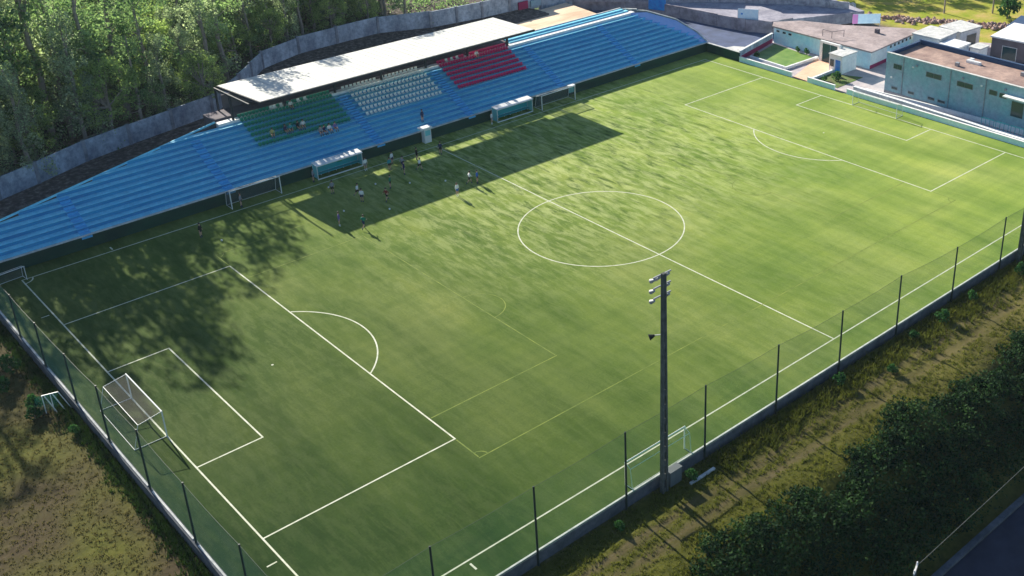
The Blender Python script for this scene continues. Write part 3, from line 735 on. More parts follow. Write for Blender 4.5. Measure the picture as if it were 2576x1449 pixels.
# yard behind it
def flat(name, poly, z, mm, th=0.3):
    mb = MB(); mb.prism(poly, z-th, z); return tag(mb.build(name, mm), kind='structure')
flat('yard', [(103.25, -45), (140, -45), (140, 3), (133, 14), (116, 34), (103.5, 27.6)][::1], 0.02, MT['yard'])
flat('road', [(103.6, 30.5), (113.5, 31.2), (122, 32.2), (121.5, 33.2), (117.6, 33.7), (115.4, 37.7), (114.3, 43.2), (113.2, 51), (112.3, 55), (109.7, 61.2), (105.5, 66), (104.2, 60)], 0.035, MT['road_blue'])
flat('upper_street', [(117.65, 33.6), (115.5, 37.7), (114.4, 43.2), (113.3, 51), (112.4, 55), (109.8, 61.2), (105.6, 66.2), (100, 72), (118, 76), (140, 50), (134, 27), (122, 32.3)], 1.9, MT['street_grey'], 1.9)
flat('lawn', [(105.3, 20.4), (112.6, 20.2), (113.6, 29.6), (105.6, 27.6)], 0.05, pmat('lawn_grass', lambda N, L, b: L.new(ramp(N, L, noise(N, L, N.new('ShaderNodeNewGeometry').outputs['Position'], 0.7), [(0.35, (0.11, 0.22, 0.03)), (0.65, (0.20, 0.31, 0.06))]), b.inputs['Base Color'])))
flat('ramp_path', [(103.3, 14.3), (103.4, 17.0), (112.6, 20.1), (113.4, 16.4), (109.0, 14.4)], 0.06, MT['terracotta'])
flat('sand_lot', [(80, 54.5), (84, 66.0), (101, 67), (100.3, 58), (96, 50), (85, 49.3)], 2.05, MT['sand'], 0.6)
SW = empty('side_wall', (103.3, 28, 0), 'grey wall with crimson base stripe and white coping between stand and light blue clubhouse', 'wall')
def wallbar(p, q, z0, z1, t, name, mm, par, off=(0, 0)):
    m = MB(); a = Vector(p); b = Vector(q); d = (b-a).normalized(); n_ = Vector((-d.y, d.x))*t/2
    ox, oy = par.location.x, par.location.y
    pl = [(a-n_), (b-n_), (b+n_), (a+n_)]
    m.prism([(v.x-ox, v.y-oy) for v in pl], z0-par.location.z, z1-par.location.z); return m.build(name, mm, par)
wallbar((103.3, 27.9), (113.9, 30.4), 0.72, 1.55, 0.2, 'upper_wall', MT['conc_wall'], SW)
wallbar((103.3, 27.9), (113.9, 30.4), -0.2, 0.718, 0.26, 'base_stripe', MT['crimson'], SW)
wallbar((103.3, 27.9), (113.9, 30.4), 1.552, 1.64, 0.34, 'coping', MT['white'], SW)
for nm, p, q, lab in (('garden_kerb', (105.0, 20.1), (112.6, 19.95), 'white kerb wall between lawn and terracotta ramp'), ('garden_kerb', (105.2, 20.4), (105.45, 27.5), 'white kerb along the pitch side of the small lawn'), ('garden_kerb', (103.6, 14.1), (109.2, 14.3), 'white kerb wall on the right side of the terracotta ramp')):
    K = empty(nm, (p[0], p[1], 0), lab, 'kerb'); wallbar(p, q, -0.1, 0.42, 0.3, 'kerb_body', MT['white'], K)

# clubhouse A
A = empty('clubhouse', (114, 20, 0), 'low light blue clubhouse with wide pinkish flat roof behind the far goal', 'building')
pa = [(114.0, 30.1), (114.2, 11.2), (128.0, 12.2), (128.2, 13.9), (122.2, 22.5), (119.4, 28.8), (115.8, 31.4)]
m = MB(); m.prism([(x-114, y-20) for x, y in pa], -0.2, 2.62); wa = m.build('wall', MT['ltblue'], A)
cx = sum(p[0] for p in pa)/7; cy = sum(p[1] for p in pa)/7
pr_ = [(cx+(x-cx)*1.03-114, cy+(y-cy)*1.03-20) for x, y in pa]
m = MB(); m.prism(pr_, 2.622, 2.84); rfA = m.build('roof', MT['pink_roof'], A)
m = MB(); m.box(8.2, 8.8, -4.2, -3.6, 2.842, 3.5); m.build('chimney', MT['brown_conc'], rfA)
m = MB()
for a_, b_ in (((1.2, 1.2), (1.2, -0.6)), ((1.2, -0.6), (3.2, -1.4))):
    m.bar((*a_, 3.9), (*b_, 3.9), 0.06)
for q in ((1.2, 1.2), (1.2, -0.6), (3.2, -1.4)): m.bar((*q, 2.842), (*q, 3.9), 0.06)
m.build('pipe_frame', MT['brown_conc'], rfA)
for yy in (9.25, 7.95, 6.75):
    fr = MB().box(-0.03, 0.02, yy-0.38, yy+0.38, 1.95, 2.35).build('window', MT['white'], A)
    MB().box(-0.05, -0.032, yy-0.3, yy+0.3, 2.0, 2.3).build('pane', MT['glass'], fr)
for k in range(4, 11):    # row of small windows on the end wall
    xx = 1.4 + k*1.15; yy = -8.80 + 0.0725*xx
    fr = MB().box(xx-0.42, xx+0.42, yy-0.06, yy-0.01, 1.95, 2.5).build('window', MT['white'], A)
    MB().box(xx-0.3, xx+0.1, yy-0.08, yy-0.062, 2.02, 2.42).build('pane', MT['glass'], fr)
m = MB(); m.add([(0.25, -8.84, 0), (4.8, -8.51, 0), (4.8, -8.51, 0.6), (0.25, -8.84, 0.6)], [(0, 1, 2, 3)]); 
m = MB(); m.prism([(0.2, -8.88), (4.8, -8.55), (4.8, -8.45), (0.2, -8.78)], 0, 0.6); m.build('crimson_base', MT['crimson'], A)
m = MB(); m.prism([(0.10, -8.90), (4.9, -8.56), (4.9, -8.45), (0.10, -8.78)] if False else [(0.22, -8.865), (4.8, -8.535), (4.8, -8.45), (0.22, -8.78)], 0.602, 2.6); m.build('white_end_wall', MT['white'], A)
MT['garden'] = mat('garden_green', (0.10, 0.20, 0.03), 0.9, noise=1.2, col2=(0.12, 0.10, 0.05))
flat('garden_bed', [(104.0, 9.4), (104.0, 13.8), (109.0, 14.0), (109.1, 12.5), (110.4, 9.6)], 0.06, MT['garden'])
flat('paved_corner', [(103.35, 27.9), (105.8, 29.0), (109.5, 31.0), (108.0, 33.4), (103.5, 34.6)], 0.065, MT['conc_light'])
flat('sunken_area_shade', [(104.75, -1.5), (105.7, -1.0), (106.3, -13.5), (106.4, -24), (103.9, -24), (103.95, -16.3), (104.3, -11)], 0.055, MT['navy'])  # flat dark sheet: shade of the lower area put into its colour
# gate frame
GF = empty('gate_portal', (112.2, 17.3, 0), 'white portal frame with dark green gate at the top of the terracotta ramp', 'gate')
for yy in (-1.7, 1.7):
    MB().box(-0.2, 0.2, yy-0.2, yy+0.2, 0, 3.0).build('pillar', MT['white'], GF)
MB().box(-0.2, 0.2, -1.9, 1.9, 3.002, 3.3).build('lintel', MT['white'], GF)
for s_ in (-1, 1): MB().box(0.0, 0.06, s_*0.75-0.7, s_*0.75+0.7, 0.05, 2.9).build('gate_leaf', MT['glass'], GF)
# cabin
CB = empty('cabin', (111, 13.9, 0), 'small white cabin with blue side door right of the terracotta ramp', 'cabin')
MB().box(-1.8, 1.8, -1.2, 1.2, 0, 2.7).build('wall', MT['white'], CB)
MB().box(-1.9, 1.9, -1.3, 1.3, 2.702, 2.84).build('roof', MT['conc_light'], CB)
MB().box(-1.84, -1.802, -0.9, 0.0, 0.02, 2.05).build('door', MT['poster_blue'], CB)
MB().box(-1.84, -1.802, 0.3, 1.0, 0.9, 2.0).build('window', MT['glass'], CB)
# teal building
TB = empty('teal_building', (107.3, 3.6, 0), 'two storey teal building with brown gravel roof right of the far goal', 'building')
# front wall pieces
def tb(name, x0, x1, y0, y1, z0, z1, mm, par=TB): return MB().box(x0, x1, y0-3.6, y1-3.6, z0, z1).build(name, mm, par)
tb('wall', 0, 8.2, -32, 3.6, -0.2, 5.35, MT['teal'])
tb('front_parapet', 0, 0.3, -32, 3.6, 5.352, 6.0, MT['teal'])
tb('end_parapet', 0.302, 7.9, 3.3, 3.6, 5.352, 5.98, MT['navy'])  # dark blue stands for shadow inside the roof edge
tb('back_parapet', 7.902, 8.3, -32, 3.6, 5.352, 6.15, MT['navy'])  # same shadow colour, painted on the rear parapet
tb('parapet_cap', -0.06, 0.34, -32, 3.64, 6.002, 6.07, MT['conc_light'])
rb = tb('roof', 0.302, 7.9, -32, 3.298, 5.352, 5.45, MT['brown_roof'])
for k, (ya, yb, za, zb_) in enumerate(((1.0, 2.3, 4.0, 4.65), (-5.45, -3.1, 4.1, 4.75), (-10.35, -8.0, 4.0, 4.65), (-14.0, -12.9, 4.05, 4.65), (-15.4, -14.4, 4.0, 4.6), (1.45, 2.35, 0.95, 1.25), (-1.35, -0.45, 0.95, 1.25), (-4.7, -3.7, 0.95, 1.25), (-6.4, -5.3, 0.95, 1.25))):
    fr = tb('window', -0.03, 0.01, ya-0.07, yb+0.07, za-0.07, zb_+0.07, MT['conc'])
    n_ = 2 if yb-ya > 1.2 else 1
    for j in range(n_):
        a_ = ya + (yb-ya)*j/n_ + (0.03 if j else 0); b__ = ya + (yb-ya)*(j+1)/n_
        tb('pane', -0.045, -0.032, a_, b__, za, zb_, MT['glass'], fr)
tb('door', -0.05, -0.005, -18.0, -16.3, 1.9, 3.95, MT['glass'])
tb('awning', -1.1, -0.02, -18.5, -15.4, 4.55, 4.7, MT['white'])
for yy in (0.7, -6.9, -12.3): tb('downpipe', -0.09, -0.005, yy-0.05, yy+0.05, 0.3, 5.9, MT['conc'])
for (yy, zz) in ((-0.9, 4.9), (2.5, 2.6), (-11.7, 4.9)):
    tb('wall_lamp', -0.16, -0.005, yy-0.12, yy+0.12, zz-0.1, zz+0.1, MT['white'])
m = MB()
for k in range(9): 
    a_ = random.uniform(0, 1); m.box(5.2+a_, 5.6+a_, -9.9-random.random()*2, -9.4, 5.452, 5.6+random.random()*0.35)
o = m.build('stored_bags', MT['white'], rb)
for (xx, yy) in ((3.0, -6.0), (5.6, -14.5)):
    V = tb('roof_vent', xx, xx+0.5, yy, yy+0.5, 5.452, 5.95, MT['galv'], rb)
for yy in (-1.5, -8.8, -15.2): tb('gutter_box', -0.2, -0.005, yy-0.15, yy+0.15, 5.1, 5.35, MT['conc'])
tb('plinth', -0.05, -0.004, -32, 3.6, -0.1, 0.45, MT['conc'])
# terraces before the teal building
T1 = empty('terrace_wall', (104.4, 0, 0), 'white topped retaining wall of the walkway behind the far goal', 'wall')
pl = [(104.5, 6.8), (104.4, -1.8), (104.15, -6.2), (103.95, -11), (103.6, -16.3), (103.5, -22)]
for (a, b) in zip(pl[:-1], pl[1:]):
    wallbar(a, b, -0.2, 0.80, 0.42, 'wall_section', MT['conc_light'], T1); wallbar(a, b, 0.802, 0.88, 0.5, 'white_top', MT['white'], T1)
T2 = empty('terrace_kerb', (106, 0, 0), 'white kerb line at the foot of the teal building', 'kerb')
pl = [(105.4, 5.4), (106.0, 0.4), (106.3, -3.1), (106.6, -7.1), (106.9, -13.6), (106.9, -24)]
for (a, b) in zip(pl[:-1], pl[1:]): wallbar(a, b, -0.2, 0.62, 0.25, 'kerb_section', MT['white'], T2)
for yy in (-14.5, -16.6, -18.8):
    P0 = empty('green_railing', (104.9, yy, 0), 'green steel railing beside the teal building door', 'railing', 'green railings by the teal building')
    for dy in (-0.9, -0.3, 0.3, 0.9): MB().bar((0, dy, 0), (0, dy, 1.6), 0.05).build('baluster', MT['polyc2'], P0)
    MB().bar((0, -0.95, 1.6), (0, 0.95, 1.6), 0.05).build('top_rail', MT['polyc2'], P0)
# houses behind
def house(name, loc, sx, sy, h, label, wm, rm, rz=0, wins=(), flat_=True):
    Hh = empty(name, loc, label, 'building', rz=rz)
    MB().box(-sx/2, sx/2, -sy/2, sy/2, -0.3, h).build('wall', wm, Hh)
    MB().box(-sx/2-0.2, sx/2+0.2, -sy/2-0.2, sy/2+0.2, h+0.002, h+0.22).build('roof', rm, Hh)
    for (face, c, w_, z0, z1) in wins:
        if face == '-y':
            fr = MB().box(c-w_/2-0.08, c+w_/2+0.08, -sy/2-0.05, -sy/2+0.01, z0-0.08, z1+0.08).build('window', MT['white'], Hh)
            MB().box(c-w_/2, c+w_/2, -sy/2-0.07, -sy/2-0.052, z0, z1).build('pane', MT['glass'], fr)
        else:
            fr = MB().box(-sx/2-0.05, -sx/2+0.01, c-w_/2-0.08, c+w_/2+0.08, z0-0.08, z1+0.08).build('window', MT['white'], Hh)
            MB().box(-sx/2-0.07, -sx/2-0.052, c-w_/2, c+w_/2, z0, z1).build('pane', MT['glass'], fr)
    return Hh
house('white_house', (128.2, 9.2, 0), 5.2, 4.6, 3.0, 'white house with tall dark window behind the pinkish clubhouse roof', MT['white'], MT['conc_light'], 0.05, (('-x', -0.8, 0.9, 0.5, 2.4), ('-x', 1.0, 0.4, 0.9, 2.0), ('-y', 0.3, 1.0, 0.6, 2.2)))
house('white_house', (134.2, 8.4, 0), 5.0, 4.0, 2.9, 'white flat roofed house with wide dark opening above the teal building roof', MT['white'], MT['conc_light'], -0.1, (('-x', 0, 2.6, 0.4, 2.2), ('-y', 0.3, 2.4, 0.4, 2.2)))
house('low_annex', (126.2, 4.6, 0), 4.2, 3.0, 2.6, 'low annex with bright white flat roof directly behind the teal building', MT['conc_wall'], MT['white'], 0.0, ())
house('stair_tower', (125.2, -0.4, 0), 2.2, 1.6, 3.6, 'narrow white stair tower with slit window behind the teal building', MT['white'], MT['conc_light'], 0, (('-x', 0, 0.35, 0.8, 2.6), ('-y', 0, 0.4, 0.8, 2.6)))
house('long_house', (137.0, -4.5, 0), 8.5, 13.0, 3.3, 'long house with bright white roof and dark porch at the right edge', MT['brown_conc'], MT['white'], 0.12, (('-x', 3.5, 2.2, 0.2, 2.2), ('-x', -0.5, 2.0, 0.2, 2.2), ('-x', -4.2, 1.4, 0.2, 2.4)))
house('dark_shed', (145.5, 2.5, 0), 7.0, 5.0, 2.2, 'dark roofed shed between the long house and the rubble', MT['brown_conc'], MT['navy'], 0.2, ())
house('garage_block', (130.0, 43.2, 1.9), 11.0, 6.0, 4.2, 'grey garage block with dark doors beyond the road at the top edge', MT['conc_wall'], MT['conc'], -0.82, (('-y', -2.6, 1.5, 0.0, 2.6), ('-y', 1.4, 5.2, 0.0, 2.6)))
house('garage_block', (119.5, 56.5, 1.9), 12.0, 6.0, 3.4, 'low dark roofed building behind the street wall at the top edge', MT['stone'], MT['navy'], -0.95, (('-y', -1, 2.5, 0.5, 2.2), ('-y', 3, 1.6, 0.5, 2.2)))
# street wall beyond the road
SWL = empty('street_wall', (118, 50, 0), 'rough grey stone street wall beyond the road at the top of the photo', 'wall')
pl = [(105.5, 66.0), (109.7, 61.0), (112.3, 54.8), (113.2, 50.8), (114.3, 43), (115.4, 37.5), (117.6, 33.5), (121.6, 32.5)]
for (a, b) in zip(pl[:-1], pl[1:]):
    n_ = max(1, round(math.dist(a, b)/3.2))
    for k in range(n_):
        p = (a[0]+(b[0]-a[0])*k/n_, a[1]+(b[1]-a[1])*k/n_); q = (a[0]+(b[0]-a[0])*(k+0.985)/n_, a[1]+(b[1]-a[1])*(k+0.985)/n_)
        wallbar(p, q, -0.3, 2.1+0.12*random.random(), 0.3, 'wall_section', MT['wall_brown'], SWL)
BWL = empty('back_street_wall', (120, 48, 1.9), 'low pale wall on the far side of the upper street by the garages', 'wall')
pl = [(100, 70.5), (104.2, 66.3), (109.8, 60.3), (114.2, 54.6), (121.5, 47.4), (128.3, 38.5), (133.0, 29.5)]
for (a, b) in zip(pl[:-1], pl[1:]):
    n_ = max(1, round(math.dist(a, b)/3.0))
    for k in range(n_):
        p = (a[0]+(b[0]-a[0])*k/n_, a[1]+(b[1]-a[1])*k/n_); q = (a[0]+(b[0]-a[0])*(k+0.98)/n_, a[1]+(b[1]-a[1])*(k+0.98)/n_)
        wallbar(p, q, 1.8, 3.0+0.15*random.random(), 0.3, 'wall_section', MT['stone'], BWL)
def board(name, p, q, z0, z1, mm, label, extra=None):
    Bd = empty(name, (p[0], p[1], 0), label, 'banner')
    wallbar(p, q, z0, z1, 0.08, 'panel', mm, Bd)
    for e_ in (p, q): MB().bar((e_[0]-p[0]+0.1, e_[1]-p[1]+0.1, 0), (e_[0]-p[0]+0.1, e_[1]-p[1]+0.1, z1), 0.08).build('leg', MT['galv'], Bd)
    return Bd
wb = board('white_banner', (115.0, 38.9), (116.9, 36.1), 1.75, 3.75, MT['banner_white'], 'pale blue white banner board standing before the street wall')
m = MB(); m.prism([(0.24, -0.46), (0.40, -0.70), (0.35, -0.73), (0.19, -0.49)], 2.8, 3.05); m.build('logo', MT['poster_blue'], wb)
board('blue_poster', (111.2, 56.6), (112.5, 53.6), 0.9, 3.2, MT['poster_blue'], 'blue poster panel fixed to the street wall beyond the stand')
pb = board('pink_banner', (126.0, 23.3), (129.3, 20.4), 2.1, 3.7, MT['banner_white'], 'white banner with a pink end above the clubhouse roof')
wallbar((125.85, 23.4), (126.5, 22.85), 2.12, 3.68, 0.12, 'pink_end', MT['pink'], pb)
# rubble line and field edge, utility poles
def rock(mb, x, y, z, r):
    n = 6; vs = []
    for lvl, (rr, zz) in enumerate(((1.0, 0), (0.85, 0.5), (0.35, 0.85))):
        for k in range(n):
            t = 2*math.pi*k/n + lvl*0.4; q = r*rr*random.uniform(0.7, 1.2)
            vs.append((x+q*math.cos(t), y+q*math.sin(t), z+zz*r*random.uniform(0.8, 1.2)))
    fs = [(l*n+k, l*n+(k+1) % n, (l+1)*n+(k+1) % n, (l+1)*n+k) for l in (0, 1) for k in range(n)] + [tuple(range(2*n, 3*n))]
    mb.add(vs, fs)
mb = MB()
for k in range(320):
    t = random.random(); x = 137.5 + 13*t + random.gauss(0, 0.9); y = 27 - 24*t + random.gauss(0, 1.0)
    rock(mb, x, y, 0, random.uniform(0.15, 0.55))
tag(mb.build('rubble', MT['rubble']), 'reddish rubble heap line between houses and yellow field', 'rubble', kind='stuff')
mb = MB()
for k in range(40): rock(mb, 138.5+random.gauss(0, 1.2), 34.5+random.gauss(0, 0.9), 0, random.uniform(0.2, 0.7))
tag(mb.build('stone_pile', MT['conc_light']), 'pale stone pile beside the street at the green field corner', 'stones', kind='stuff')
for x, y, lab in ((148.1, 20.2, 'timber utility pole at the rubble line in the yellow field'), (154.0, 14.2, 'second timber utility pole right of the first beside the dark bush')):
    U = empty('utility_pole', (x, y, 0), lab, 'pole', 'utility poles in the field')
    MB().tube((0, 0, -0.3), (0, 0, 8.5), 0.16, 0.11).build('pole', MT['bark'], U)
    MB().bar((-0.8, 0, 7.9), (0.8, 0, 7.9), 0.1).build('crossarm', MT['bark'], U)
# bottom-right road, pole and cable
flat('lower_road', [(-60, -90), (160, -90), (160, -52.75), (-60, -52.75)], -5.85, mat('asphalt_dark', (0.035, 0.04, 0.065), 0.9, noise=0.5, col2=(0.022, 0.026, 0.045)))
KB = MB().box(-60, 160, -52.74, -52.25, -6.6, -5.6).build('roadside_kerb', MT['conc_dark']); tag(KB, 'grey concrete kerb wall along the road in the bottom right corner', 'kerb')
U = empty('roadside_pole', (30.8, -54.1, -5.85), 'roadside pole with white insulator top at the bottom edge', 'pole')
MB().tube((0, 0, 0), (0, 0, 5.85), 0.14, 0.1).build('pole', MT['mast'], U)
MB().bar((-0.5, -0.2, 5.8), (0.5, 0.2, 5.8), 0.12).build('crossarm', MT['conc_light'], U)
for dx in (-0.4, 0.4): MB().tube((dx, 0.4*dx, 5.86), (dx, 0.4*dx, 6.1), 0.07, 0.05).build('insulator', MT['white'], U)
m = MB(); pp = []
for k in range(25):
    t = k/24; pp.append((31.2+60*t, -54.1+2.6*t, 0.2 - 1.5*math.sin(math.pi*t)*0.5))
for a, b in zip(pp[:-1], pp[1:]): m.bar(a, b, 0.03)
tag(m.build('overhead_cable', MT['mast']), 'thin overhead cable crossing above the thicket in the bottom right corner', 'cable')

# ------------------------------------------------------------------ foliage
def leaf_cloud(C, R, per, size, flat=0.85, up_bias=0.0):
    """C: n centres, R: n radii. Small tilted quads on and in each clump."""
    n = len(C); idx = np.repeat(np.arange(n), per); N_ = len(idx)
    d = rng.normal(size=(N_, 3)); d /= np.linalg.norm(d, axis=1)[:, None]
    rad = R[idx]*(0.55 + 0.5*rng.random(N_)**0.6)
    p = C[idx] + d*rad[:, None]*np.array([1, 1, flat])
    nrm = d*0.7 + rng.normal(size=(N_, 3))*0.7; nrm[:, 2] += up_bias; nrm /= np.linalg.norm(nrm, axis=1)[:, None]
    t = np.cross(nrm, rng.normal(size=(N_, 3))); t /= np.linalg.norm(t, axis=1)[:, None] + 1e-9
    b = np.cross(nrm, t)
    s = size*(0.6 + 0.8*rng.random(N_)); s2 = s*(0.45 + 0.4*rng.random(N_))
    q = np.stack([p - t*s[:, None]*.5, p + b*s2[:, None]*.5, p + t*s[:, None]*.5, p - b*s2[:, None]*.5], 1)
    return q.reshape(-1, 3)
def cloud_mesh(name, q, m):
    return fast_mesh(name, q, np.arange(len(q)).reshape(-1, 4), m)

def trunk_mesh(name, H_, r0, limbs, lean=0.0):
    m = MB(); prev = Vector((0, 0, -0.6)); pr = r0
    for k in range(1, 6):
        t = k/5; q = Vector((lean*t*H_*0.5 + 0.15*math.sin(k*2.1), 0.15*math.cos(k*1.7), H_*t))
        m.tube(prev, q, pr, r0*(1-0.8*t)+0.03, 7); prev = q; pr = r0*(1-0.8*t)+0.03
    for (z, ex, ey, ez, r) in limbs:
        m.tube((lean*z*0.5, 0, z), (ex, ey, ez), r, r*0.35, 5)
    return m.mesh(name, MT['bark'])
def make_tree_proto(kind, H_, seed):
    rr = np.random.default_rng(seed); C = []; R = []; limbs = []
    if kind == 'eucalyptus':
        n = 60
        for k in range(n):
            t = rr.random()**0.9; z = H_*(0.10 + 0.86*t); wdt = H_*0.19*(1.15 - 0.80*t)
            a = rr.random()*6.28; q = wdt*math.sqrt(rr.random())
            C.append((q*math.cos(a), q*math.sin(a), z)); R.append(H_*0.045*(0.6+0.8*rr.random()))
            if k % 5 == 0: limbs.append((z*0.78, C[-1][0], C[-1][1], z, 0.09))
        per, sz, fl, mt = 95, 0.25, 1.5, 'leaf_euc'
    elif kind == 'acacia':
        n = 60
        for k in range(n):
            a = rr.random()*6.28; c_ = rr.random()**0.7; ph = math.acos(1-1.7*rr.random())
            rad = H_*0.30*(0.75+0.25*rr.random())
            z = H_*0.54 + H_*0.38*math.cos(ph); q = rad*math.sin(ph)
            C.append((q*math.cos(a), q*math.sin(a), z)); R.append(H_*0.070*(0.7+0.6*rr.random()))
            if k % 6 == 0: limbs.append((H_*0.4, C[-1][0], C[-1][1], z, 0.1))
        per, sz, fl, mt = 105, 0.24, 0.85, 'leaf_aca'
    else:
        n = 27
        for k in range(n):
            t = rr.random(); z = H_*(0.22 + 0.76*t); wdt = H_*0.23*(1.1-0.7*t)
            a = rr.random()*6.28; q = wdt*(0.3+0.7*rr.random())
            C.append((q*math.cos(a), q*math.sin(a), z)); R.append(H_*0.062*(0.7+0.7*rr.random()))
            if k % 3 == 0: limbs.append((z*0.9, C[-1][0], C[-1][1], z, 0.08))
        per, sz, fl, mt = 100, 0.27, 0.65, 'leaf_pine'
    C = np.array(C); R = np.array(R)
    q = leaf_cloud(C, R, per, sz, fl, 0.2)
    return trunk_mesh('trunk_'+kind, H_*0.93, H_*0.014+0.06, limbs), cloud_mesh('crown_'+kind, q, MT[mt])
PROT = {}
for kd, hs in (('eucalyptus', (16, 16, 16)), ('acacia', (11, 11, 11)), ('pine', (16, 16))):
    PROT[kd] = [make_tree_proto(kd, h, 100+7*i+len(kd)) for i, h in enumerate(hs)]
BASEH = dict(eucalyptus=16, acacia=11, pine=16)
DESC = dict(eucalyptus='slender grey green eucalyptus', acacia='round yellow green acacia', pine='dark green open crowned pine')
def plant(kd, x, y, h, label, group):
    tr, cr = random.choice(PROT[kd]); s = h/BASEH[kd]
    T = empty(kd+'_tree', (x, y, float(terrain(x, y))-0.1), label, 'tree', group, random.random()*6.28)
    T.scale = (s*random.uniform(0.9, 1.15), s*random.uniform(0.9, 1.15), s)
    link('trunk', tr, T); link('crown', cr, T); return T
def wall_y(x):
    for (xa, ya), (xb, yb) in zip(WP[:-1], WP[1:]):
        if xa <= x <= xb: return ya + (yb-ya)*(x-xa)/(xb-xa)
    return WP[0][1] if x < WP[0][0] else WP[-1][1]
def hmax(x, y):
    """height above the pitch that keeps the wood's shadow where the photograph has it"""
    tip = np.interp(x, [-12, 5, 13, 17, 22, 27, 31, 36, 100], [8, 7, 8, 14, 18, 27, 34, 36, 40])
    return (y - tip)*0.467
placed = []
def zone(x, y):
    d = y-wall_y(x)
    where = 'at the wall' if d < 9 else 'behind the front trees' if d < 20 else 'deep in the wood'
    side = ('by the left photo edge', 'above the left wing', 'left of the roofed stand', 'above the roof left end', 'above the white seats', 'above the red seats', 'above the roof right end', 'above the sand lot')[int(np.searchsorted([6, 16, 27, 38, 52, 64, 76], x))]
    return where+' '+side
# a first row with heights tuned to the shadow it throws on the pitch
first = [(-9, 58, 'pine', 25), (-5.0, 56, 'pine', 24), (0.5, 59, 'pine', 22), (4.5, 58.5, 'eucalyptus', 25.0), (8.2, 60, 'pine', 22.0), (11.0, 63, 'pine', 27.5), (13.4, 61.5, 'eucalyptus', 25.5), (16.0, 63, 'pine', 21.5), (19.5, 62.0, 'pine', 21.5), (23.8, 65, 'pine', 21.8), (27.0, 64, 'pine', 20.0), (29.0, 69, 'acacia', 12.5),
         (36.0, 66, 'eucalyptus', 20.3), (38.8, 67.5, 'pine', 19.0), (47.6, 79, 'eucalyptus', 22.3), (62.3, 78.5, 'pine', 21.5), (64.5, 80, 'eucalyptus', 21.5), (72.5, 81, 'eucalyptus', 19.8)]
for x, y, kd, h in first:
    hh = h*1.0
    T = plant(kd, x, y, hh, 'tallest '+DESC[kd]+' '+zone(x, y), None)
    T['group'] = T['label']; placed.append((x, y))
tries = 0
while len(placed) < 250 and tries < 12000:
    tries += 1
    x = random.uniform(-14, 73); y = wall_y(x) + (random.uniform(1.8, 48) if tries % 3 else random.uniform(1.8, 14))
    if x > 76 and y < wall_y(x)+6: continue
    if x < 0 and y < 60: continue
    if any((x-a)**2+(y-b)**2 < 3.4**2 for a, b in placed): continue
    kd = random.choices(('eucalyptus', 'acacia', 'pine'), (0.42, 0.34, 0.24))[0]
    lim = hmax(x, y) - float(terrain(x, y)) - 0.5
    h = random.uniform(11, 17) if kd != 'acacia' else random.uniform(8, 12)
    if x < 24: h += 2
    h = min(h, lim*0.95)
    if h < 6: kd = 'acacia'; h = max(min(h, 6), 4.5)
    placed.append((x, y))
    lab = ('tall ' if h > 13 else '')+DESC[kd]+' '+zone(x, y)
    plant(kd, x, y, h, lab, lab)
# understorey stuff behind the wall
C = []; R = []
for k in range(1500):
    x = random.uniform(-14, 104); y = wall_y(x) + random.uniform(0.8, 40)
    r = random.uniform(0.4, 1.5); C.append((x, y, float(terrain(x, y))+r*0.5)); R.append(r)
o = link('undergrowth', cloud_mesh('undergrowth', leaf_cloud(np.array(C), np.array(R), 42, 0.30, 0.8, 0.3), MT['leaf_pine'])); tag(o, 'dark undergrowth beneath the trees behind the concrete wall', 'undergrowth', kind='stuff')
# near thicket on the slope
C = []; R = []
def edge_y(x): return -42.6 + 0.9*math.sin(x*0.31) + 0.6*math.sin(x*0.83+1) - (0.028*(x-45) if x > 45 else 0)
for k in range(2600):
    x = random.uniform(-6, 112); e = edge_y(x)
    y = e - abs(random.gauss(0, 1))*0.6 - random.random()**1.0*(e+51.4)
    if y < -51.4: continue
    f = min(1, (e-y)/3.0)
    r = random.uniform(0.35, 0.75) + 0.55*f*random.random()
    zz = float(terrain(x, y)); C.append((x, y, zz + r*0.5 + 1.5*f*random.random())); R.append(r)
o = link('bramble_thicket', cloud_mesh('bramble_thicket', leaf_cloud(np.array(C), np.array(R), 62, 0.24, 0.85, 0.3), MT['leaf_bush'])); tag(o, 'dark bramble thicket on the slope below the near fence', 'thicket', kind='stuff')
